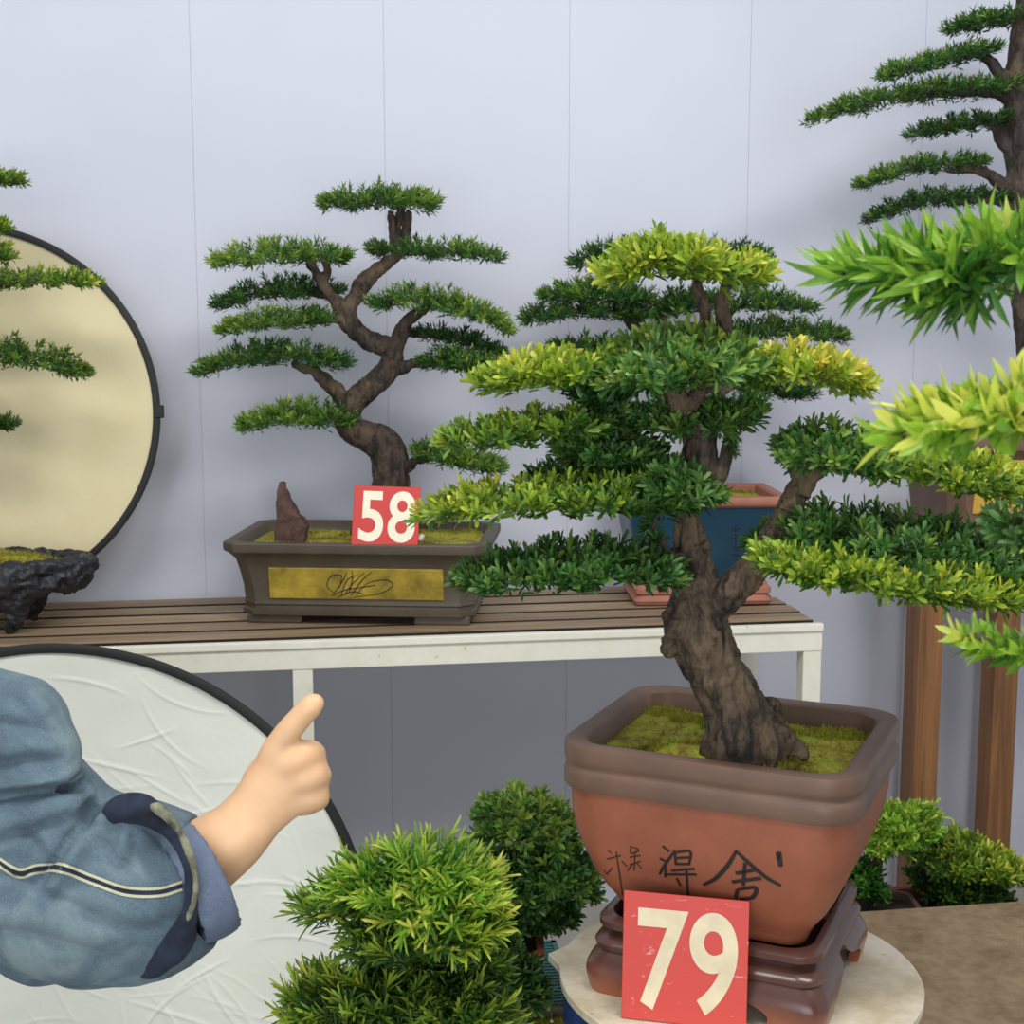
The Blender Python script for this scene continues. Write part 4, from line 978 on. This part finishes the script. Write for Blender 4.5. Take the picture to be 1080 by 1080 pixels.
bonsai_small('bright yellow-green feathery bonsai in front of the crinkled white reflector', 420, 1075, 1.62, MZ, .10, .075, .055, M['clay_red'],
    [[(425,1120,0,10),(430,1085,0,9),(425,1050,0,8),(412,1010,0,7),(415,975,0,5),(425,950,0,4)], [(425,1050,0,5),(380,1035,0,3),(340,1040,0,2)], [(416,1000,0,5),(460,985,0,3),(490,980,0,2)], [(418,985,0,4),(370,960,0,3),(340,950,0,2)], [(425,1060,0,4),(480,1050,0,3),(520,1045,0,2)]],
    [([(352,930,-.02),(400,925,-.02),(455,912,-.02),(518,930,-.02)], 25, 150, .06, .42, [.1,.15,.25,.3], LY), ([(326,960),(370,952),(420,960)], 18, 60, .05, .28, [.1,.2,.2]),
     ([(375,990,-.04),(420,985,-.04),(470,978,-.04),(524,968,-.04)], 27, 140, .055, .30, [.1,.1,.25,.35]), ([(400,958,-.05),(455,950,-.05),(515,950,-.05)], 22, 90, .05, .44, [.2,.25,.3], LY),
     ([(300,1070,-.03),(350,1050,-.03),(410,1055,-.03),(450,1065,-.03)], 28, 170, .07, .36, [.15,.1,.1,.1]), ([(400,1025,.03),(460,1020,.03),(520,1025,.03)], 36, 130, .06, .2, [.1,.1,.1]),
     ([(430,1070,-.03),(480,1068,-.03),(530,1075,-.03)], 30, 110, .06, .28, [.2,.15,.1]), ([(385,1012,.05),(440,1005,.05),(505,1005,.05)], 26, 90, .05, .15, [0,0,0]),
     ([(320,1100,-.03),(400,1095,-.03),(480,1105,-.03)], 34, 130, .07, .2, [.1,.1,.1])], .030, .0019, LM, nl=17, up=.3, dens=.60, leafkind=True, spread=(54,16), tipgain=.5, slen=1.5)
# =================================================================== PERSON
YH = 1.35
pxh = (YH/ct)/F
person = empty('person', 'person in a loose blue denim jacket reaching in from the left and pointing', 'person', (-.78, YH+.05, 0))
def hp(x, y, d=0.0): return tuple(P(x, y, YH+d))
def chain(pts, ks=None):
    S = spline(pts, 3); q = [hp(a, b, c) for a, b, c, r in S]; rr = [s[3]*pxh for s in S]
    return [(q[i], q[i+1], rr[i], rr[i+1]) for i in range(len(q)-1)]
arm = []
arm += chain([(40,960,.02,44),(130,945,.015,46),(190,920,.01,43),(232,893,.0,36),(262,870,.0,29)])
for (mx, my, md, mr) in ((287,797,0,13),(304,806,-.002,13.5),(317,822,.0,13),(322,841,.004,12)):
    arm += [(hp(258+ (mx-300)*.25, 866+(my-820)*.35, 0), hp(mx, my, md), 21*pxh, mr*pxh)]
arm += [(hp(285,850,.008), hp(300,825,.008), 22*pxh, 20*pxh)]
fing = []
fing += chain([(287,797,0,11.5),(298,779,-.002,9.3),(308,767,-.004,8.8),(318,755,-.005,7.7),(327,746,-.005,7.2),(333,740,-.005,6)])          # index, extended
fing2 = chain([(304,806,-.002,12),(319,797,.0,11),(329,795,.012,10),(330,799,.030,9.5),(320,808,.040,9),(308,815,.036,8)])    # middle
fing3 = chain([(317,822,0,12),(330,817,.004,10.8),(336,818,.018,9.8),(333,823,.036,9.2),(320,830,.042,8.6),(310,834,.036,8)])
fing4 = chain([(322,841,.004,11),(332,840,.010,9.6),(334,842,.022,9),(328,846,.036,8.2),(318,848,.040,7.8),(308,848,.034,7.2)])
thumb = chain([(268,850,.012,15),(272,825,.026,14),(284,806,.036,11.5),(302,797,.044,10),(316,798,.050,8.5)])
V, Q = sdf_mesh(arm+fing+fing2+fing3+fing4+thumb+
    [(( -.80,YH+.06,.02),(-.78,YH+.06,.5),.05,.065),((-.78,YH+.06,.5),(-.77,YH+.08,.86),.065,.08),((-.80,YH+.26,.02),(-.79,YH+.25,.5),.05,.065),((-.79,YH+.25,.5),(-.78,YH+.21,.86),.065,.08),
     ((-.78,YH+.14,.86),(-.78,YH+.14,1.22),.10,.11),((-.77,YH+.31,.98),(-.72,YH+.31,.84),.036,.026),((-.72,YH+.31,.84),(-.705,YH+.305,.78),.030,.030),
     ((-.70,YH+.285,.79),(-.69,YH+.28,.71),.009,.007),((-.695,YH+.30,.78),(-.68,YH+.295,.69),.009,.007),((-.70,YH+.315,.78),(-.685,YH+.315,.69),.009,.007),((-.71,YH+.33,.78),(-.70,YH+.333,.71),.008,.006),((-.70,YH+.275,.82),(-.675,YH+.265,.765),.010,.008),((-.78,YH+.14,1.22),(-.78,YH+.14,1.40),.06,.05)], .0032, .010)
skin = NT('skin'); f_ = skin.noise(25, None, 4); 
skin.base(skin.ramp(f_, [(.3, lin((212,168,126))), (.7, lin((222,180,138)))])).r(.5).set(Subsurface__Weight=.12, Subsurface__Scale=.01); M['skin'] = skin.m
skin.b.inputs['Subsurface Radius'].default_value = (1, .4, .2)
# head (off to the side): joined into the same body surface
me = npmesh(V, Q)
body = link('body', me, M['skin'], person, 180)
sm = body.modifiers.new('s', 'SMOOTH'); sm.factor = .5; sm.iterations = 7
hv, hq_ = sdf_mesh([((-.78,YH+.14,1.50),(-.77,YH+.14,1.58),.072,.085),((-.77,YH+.13,1.47),(-.74,YH+.13,1.46),.045,.035),((-.696,YH+.14,1.54),(-.680,YH+.14,1.515),.007,.011),((-.70,YH+.125,1.482),(-.70,YH+.155,1.482),.010,.010),((-.70,YH+.09,1.565),(-.697,YH+.12,1.567),.008,.007),((-.70,YH+.16,1.567),(-.70,YH+.19,1.565),.007,.008),
    ((-.77,YH+.05,1.52),(-.77,YH+.05,1.55),.012,.016),((-.77,YH+.23,1.52),(-.77,YH+.23,1.55),.012,.016),((-.78,YH+.14,1.40),(-.78,YH+.14,1.46),.05,.05)], .0045, .02,
    [((-.69,YH+.105,1.545),(-.685,YH+.105,1.545),.010,.010),((-.69,YH+.175,1.545),(-.685,YH+.175,1.545),.010,.010)])
nb = bpy.data.meshes.new('b'); bm = bmesh.new(); bm.from_mesh(body.data); n0 = len(bm.verts)
link('head', npmesh(hv, hq_), M['skin'], body, 180)
for yy in (.105, .175):
    bm2 = bmesh.new(); bmesh.ops.create_uvsphere(bm2, u_segments=16, v_segments=10, radius=.011); m2 = bpy.data.meshes.new('eye'); bm2.to_mesh(m2); bm2.free()
    m2.transform(Matrix.Translation(Vector((-.7075, YH+yy, 1.545)))); link('eye', m2, simple('eye_white', (220,215,210), .2), body, 180)
m3 = MB()
m3.tube([(-.690,YH+.118,1.479),(-.688,YH+.14,1.477),(-.690,YH+.162,1.479)], [.003,.0055,.003], 8)
link('lips', m3.me(), simple('lip', (178,104,92), .5), body, 180)
for yy in (.105, .175):
    bm2 = bmesh.new(); bmesh.ops.create_uvsphere(bm2, u_segments=14, v_segments=8, radius=.0052); m2 = bpy.data.meshes.new('iris'); bm2.to_mesh(m2); bm2.free()
    m2.transform(Matrix.Translation(Vector((-.7005, YH+yy, 1.544)))); link('iris', m2, simple('iris_dark', (40,26,20), .2), body, 180)
bm.free()
V, Q = sdf_mesh([((-.80,YH+.14,1.575),(-.785,YH+.14,1.60),.088,.082),((-.84,YH+.14,1.45),(-.83,YH+.14,1.56),.05,.07)], .005, .03)
V = rough(V, Q, .003, 60, (1,1,.2)); link('hair', npmesh(V, Q), simple('hair_black', (30,24,22), .4), person, 180)
# --- denim sleeve
def denim(name, a, b, c):
    t = NT(name); f = t.noise(9, None, 6, .65, .5); g = t.noise(1100, t.mapping((1,1,.6)), 2)
    v = t.ramp(f, [(.3, lin(a)), (.5, lin(b)), (.68, lin(c))]); v = t.mix(.16, v, t.ramp(g, [(.3, lin(a)), (.7, lin((176,190,196)))]))
    t.base(v).r(.9).bump(g, .25, .0006); return t.m
M['denim'] = denim('denim', (38,54,68), (70,92,104), (116,134,136))
M['denim_in'] = denim('denim_in', (64,74,96), (86,98,122), (112,124,146))
M['denim_dark'] = simple('denim_dark', (30,38,56), .95, .4, 30, .5, .001)
sl = []
sl += chain([(-260,720,.06,105),(-160,745,.04,108),(-60,800,.02,104),(0,860,.01,100),(50,920,.0,103),(95,937,0,98),(135,939,0,92),(164,938,.0,87)])
sl += chain([(-80,760,.0,66),(-10,772,-.01,62),(22,770,-.02,50)]); sl += chain([(20,795,-.02,44),(48,797,-.03,36)])
sl += chain([(30,850,-.03,40),(62,846,-.035,34)]); sl += chain([(20,1000,-.01,30),(60,1006,-.01,27),(100,1008,-.01,24)])
sl += chain([(112,882,-.035,26),(140,876,-.035,30)])
inner = [(hp(180,936,0.01), hp(270,918,-.01), 56*pxh, 80*pxh)]
cuts = chain([(66,829,-.05,5),(92,824,-.03,9)]) + chain([(100,852,-.03,8),(92,858,-.06,6)]) + chain([(40,1044,-.04,10),(60,1050,-.02,10)])
V, Q = sdf_mesh(sl + [((-.78,YH+.10,.84),(-.78,YH+.12,1.2),.15,.15),((-.78,YH+.18,.84),(-.78,YH+.16,1.2),.15,.15), ((-.78,YH+.03,1.25),(-.78,YH+.25,1.25),.10,.10), ((-.78,YH+.04,1.26), hp(-200,735,.05), .10, .10), ((-.78,YH+.26,1.24),(-.76,YH+.30,.95),.07,.055)],
    .0036, .016, cuts+inner, .010, ys=.85, y0=YH)
V = rough(V, Q, .004, 11, (1,1,1), False, 3)
# cloth folds: a crease with a soft roll on one side, laid along the sleeve's near face
def proj(V):
    d = V-np.array(EYE)[None]; f_ = d[:,1]*ct-d[:,2]*st
    return 540+F*d[:,0]/f_, 540-F*(d[:,2]*ct+d[:,1]*st)/f_
NV = vnormals(V, Q); X_, Y_ = proj(V); view = (V-np.array(EYE)); view /= np.linalg.norm(view, axis=1)[:,None]
face = np.clip(-(NV*view).sum(1), 0, 1)**.5
disp = np.zeros(len(V))
def fold(pts, A, B, w):
    S = spline(pts, 6); best = np.full(len(V), 1e9); sg = np.zeros(len(V)); tt = np.zeros(len(V))
    for i in range(len(S)-1):
        a, b = S[i], S[i+1]; ab = b-a; L2 = ab@ab
        u = np.clip(((X_-a[0])*ab[0]+(Y_-a[1])*ab[1])/L2, 0, 1)
        dx, dy = X_-a[0]-u*ab[0], Y_-a[1]-u*ab[1]; d = np.hypot(dx, dy); m = d < best
        best = np.where(m, d, best); sg = np.where(m, np.sign(ab[0]*dy-ab[1]*dx), sg); tt = np.where(m, (i+u)/(len(S)-1), tt)
    s_ = best*sg; env = np.clip(np.minimum(tt, 1-tt)*6, 0, 1)
    return env*(-A*np.exp(-(s_/w)**2)+B*np.exp(-((s_+2.6*w)/(2.2*w))**2))
for pts, A, B, w in [
    ([(-60,848),(-10,842),(30,836),(60,832),(100,824)], .012, .014, 5), ([(106,846),(96,862),(78,880),(60,905),(46,925),(30,940)], .011, .010, 5),
    ([(-50,895),(-10,888),(30,876),(62,866),(92,860)], .006, .006, 5), ([(-50,930),(0,925),(40,938),(85,962)], .006, -.004, 6), ([(-40,800),(0,806),(36,800),(70,802)], .005, .006, 5),
    ([(-30,760),(10,764),(40,770),(72,782)], .005, .004, 6), ([(112,900),(120,880),(118,862)], .008, -.006, 6), ([(150,870),(170,885),(186,905)], .005, .004, 5),
    ([(-40,990),(20,985),(80,1000),(130,1015)], .006, .005, 7), ([(70,950),(110,972),(160,978),(190,965)], .005, .004, 7), ([(20,870),(40,890),(50,912)], .004, .004, 4), ([(128,925),(140,900),(138,875)], .005, .005, 5), ([(0,730),(25,745),(40,765)], .004, .004, 5)]:
    disp += fold(pts, A, B, w)
V = V+NV*(disp*face)[:,None]
me = npmesh(V, Q); sleeve = link('denim_jacket', me, M['denim'], person, 180)
sm = sleeve.modifiers.new('s', 'SMOOTH'); sm.factor = .4; sm.iterations = 2
def roll(name, pts, mat, k=.006, amp=.002):
    S = spline(pts, 4); pr = [(hp(*S[i][:3]), hp(*S[i+1][:3]), S[i][3]*pxh, S[i+1][3]*pxh) for i in range(len(S)-1)]
    V, Q = sdf_mesh(pr, .0025, k); V = rough(V, Q, amp, 30, (1,1,1), False, 3); return link(name, npmesh(V, Q), mat, sleeve, 180)
roll('cuff', [(112,866,-.045,6),(124,855,-.05,11),(140,852,-.05,13),(156,856,-.05,12),(172,868,-.055,9),(186,886,-.062,5),(196,906,-.072,4),(201,928,-.079,4),(201,952,-.078,5),(197,975,-.07,9),(186,996,-.06,14),(166,1010,-.045,16),(146,1018,-.03,14),(134,1018,.0,10),(128,1000,.04,8),(126,950,.06,8),(126,900,.05,8),(124,866,.0,8),(126,856,-.03,9)], M['denim_dark'])
roll('cuff_hem', [(160,850,-.064,1.6),(168,853,-.067,2.2),(180,864,-.072,2.4),(192,882,-.079,2.4),(201,904,-.084,2),(206,926,-.088,1.8),(205,948,-.088,1.8),(197,972,-.084,1.6)], simple('hem_cream', (132,132,108), .9, .4, 60))
def band():
    mb = MB(); n = 56; m = 14; vs = []; c0 = Vector(hp(207,931,-.016)); ax = (Vector(hp(262,905,0))-c0).normalized()
    U = Vector((0,1,0)); U = (U-ax*U.dot(ax)).normalized(); W_ = ax.cross(U)
    for i in range(n):
        a = 2*PI*i/n; o = U*math.cos(a)*66+W_*math.sin(a)*60
        for k_ in range(m):
            b = 2*PI*k_/m; fz = 1+.18*noise.noise(Vector((i*1.7, k_*1.3, 0)))
            vs.append(c0+(o*(1+.085*math.cos(b)))*pxh+ax*(math.sin(b)*20*fz+13*max(0, -math.cos(a)))*pxh)
    mb.add(vs, [(i*m+k_, ((i+1)%n)*m+k_, ((i+1)%n)*m+(k_+1)%m, i*m+(k_+1)%m) for i in range(n) for k_ in range(m)])
    me = mb.me(); bm = bmesh.new(); bm.from_mesh(me); bmesh.ops.recalc_face_normals(bm, faces=bm.faces); bm.to_mesh(me); bm.free(); return me
link('cuff_lining', band(), M['denim_in'], sleeve, 180)
bv = bvh_of(sleeve, world_of(sleeve))
line = [(-4,903),(20,917),(40,912),(67,912),(100,925),(133,936),(167,937),(192,930)]
cs_ = simple('seam_thread', (184,182,150), .8)
strokes('seam_stitching', bv, [[(x,y,1) for x,y in line], [(x,y+8,1) for x,y in line]], .0026, cs_, sleeve, .001)
S = spline(line, 12); tk = [[(x, y+1.5, 1), (x-1, y+7, 1)] for x, y in S[::2]]
strokes('seam_ridge', bv, [[(x,y+4,1) for x,y in line]], .0042, M['denim_dark'], sleeve, .0006)
# trousers
V, Q = sdf_mesh([((-.80,YH+.06,.06),(-.78,YH+.06,.5),.07,.085),((-.78,YH+.06,.5),(-.77,YH+.09,.84),.085,.11),((-.80,YH+.26,.06),(-.79,YH+.25,.5),.07,.085),((-.79,YH+.25,.5),(-.78,YH+.2,.84),.085,.11)], .007, .02)
link('trousers', npmesh(V, Q), simple('trousers_dark', (40,42,50), .9), person, 180)
for yy in (.06, .26):
    V, Q = sdf_mesh([((-.82,YH+yy,.04),(-.66,YH+yy,.03),.045,.032)], .006, .01); V[:,2] = np.maximum(V[:,2], .001)
    link('shoe', npmesh(V, Q), simple('shoe_black', (30,30,32), .5), person, 180)
# =================================================================== LIGHT, CAMERA
def area(name, loc, rot, sx_, sy_, e, col=(1,1,1)):
    l = bpy.data.lights.new(name, 'AREA'); l.shape = 'RECTANGLE'; l.size = sx_; l.size_y = sy_; l.energy = e; l.color = col
    o = bpy.data.objects.new(name, l); C.objects.link(o); o.location = loc; o.rotation_euler = rot; return o
area('ceiling_lamp', (1.0, .9, 3.3), (math.radians(12), 0, 0), 1.4, .6, 46, (1, .985, .96))
area('ceiling_lamp', (-1.0, .3, 3.3), (math.radians(15), 0, 0), 1.4, .6, 34, (1, .985, .96))
area('front_fill', (-.3, -2.6, 1.3), (math.radians(90), 0, 0), 3.6, 2.0, 96, (.92, .96, 1))  # added fill light behind the camera, lifts the wall under the bench
wd = bpy.data.worlds.new('w'); bpy.context.scene.world = wd; wd.use_nodes = True
wd.node_tree.nodes['Background'].inputs[0].default_value = (.86, .92, 1, 1); wd.node_tree.nodes['Background'].inputs[1].default_value = .6
cam = bpy.data.cameras.new('camera'); co = bpy.data.objects.new('camera', cam); C.objects.link(co)
cam.sensor_width = 36; cam.lens = 36*F/1080; cam.clip_start = .02
co.location = EYE; co.rotation_euler = (PI/2-TH, 0, 0)
cam.dof.use_dof = True; cam.dof.focus_distance = 1.9; cam.dof.aperture_fstop = 18
sc = bpy.context.scene; sc.camera = co
sc.view_settings.view_transform = 'Standard'; sc.view_settings.look = 'None'; sc.view_settings.exposure = 0; sc.view_settings.gamma = 1
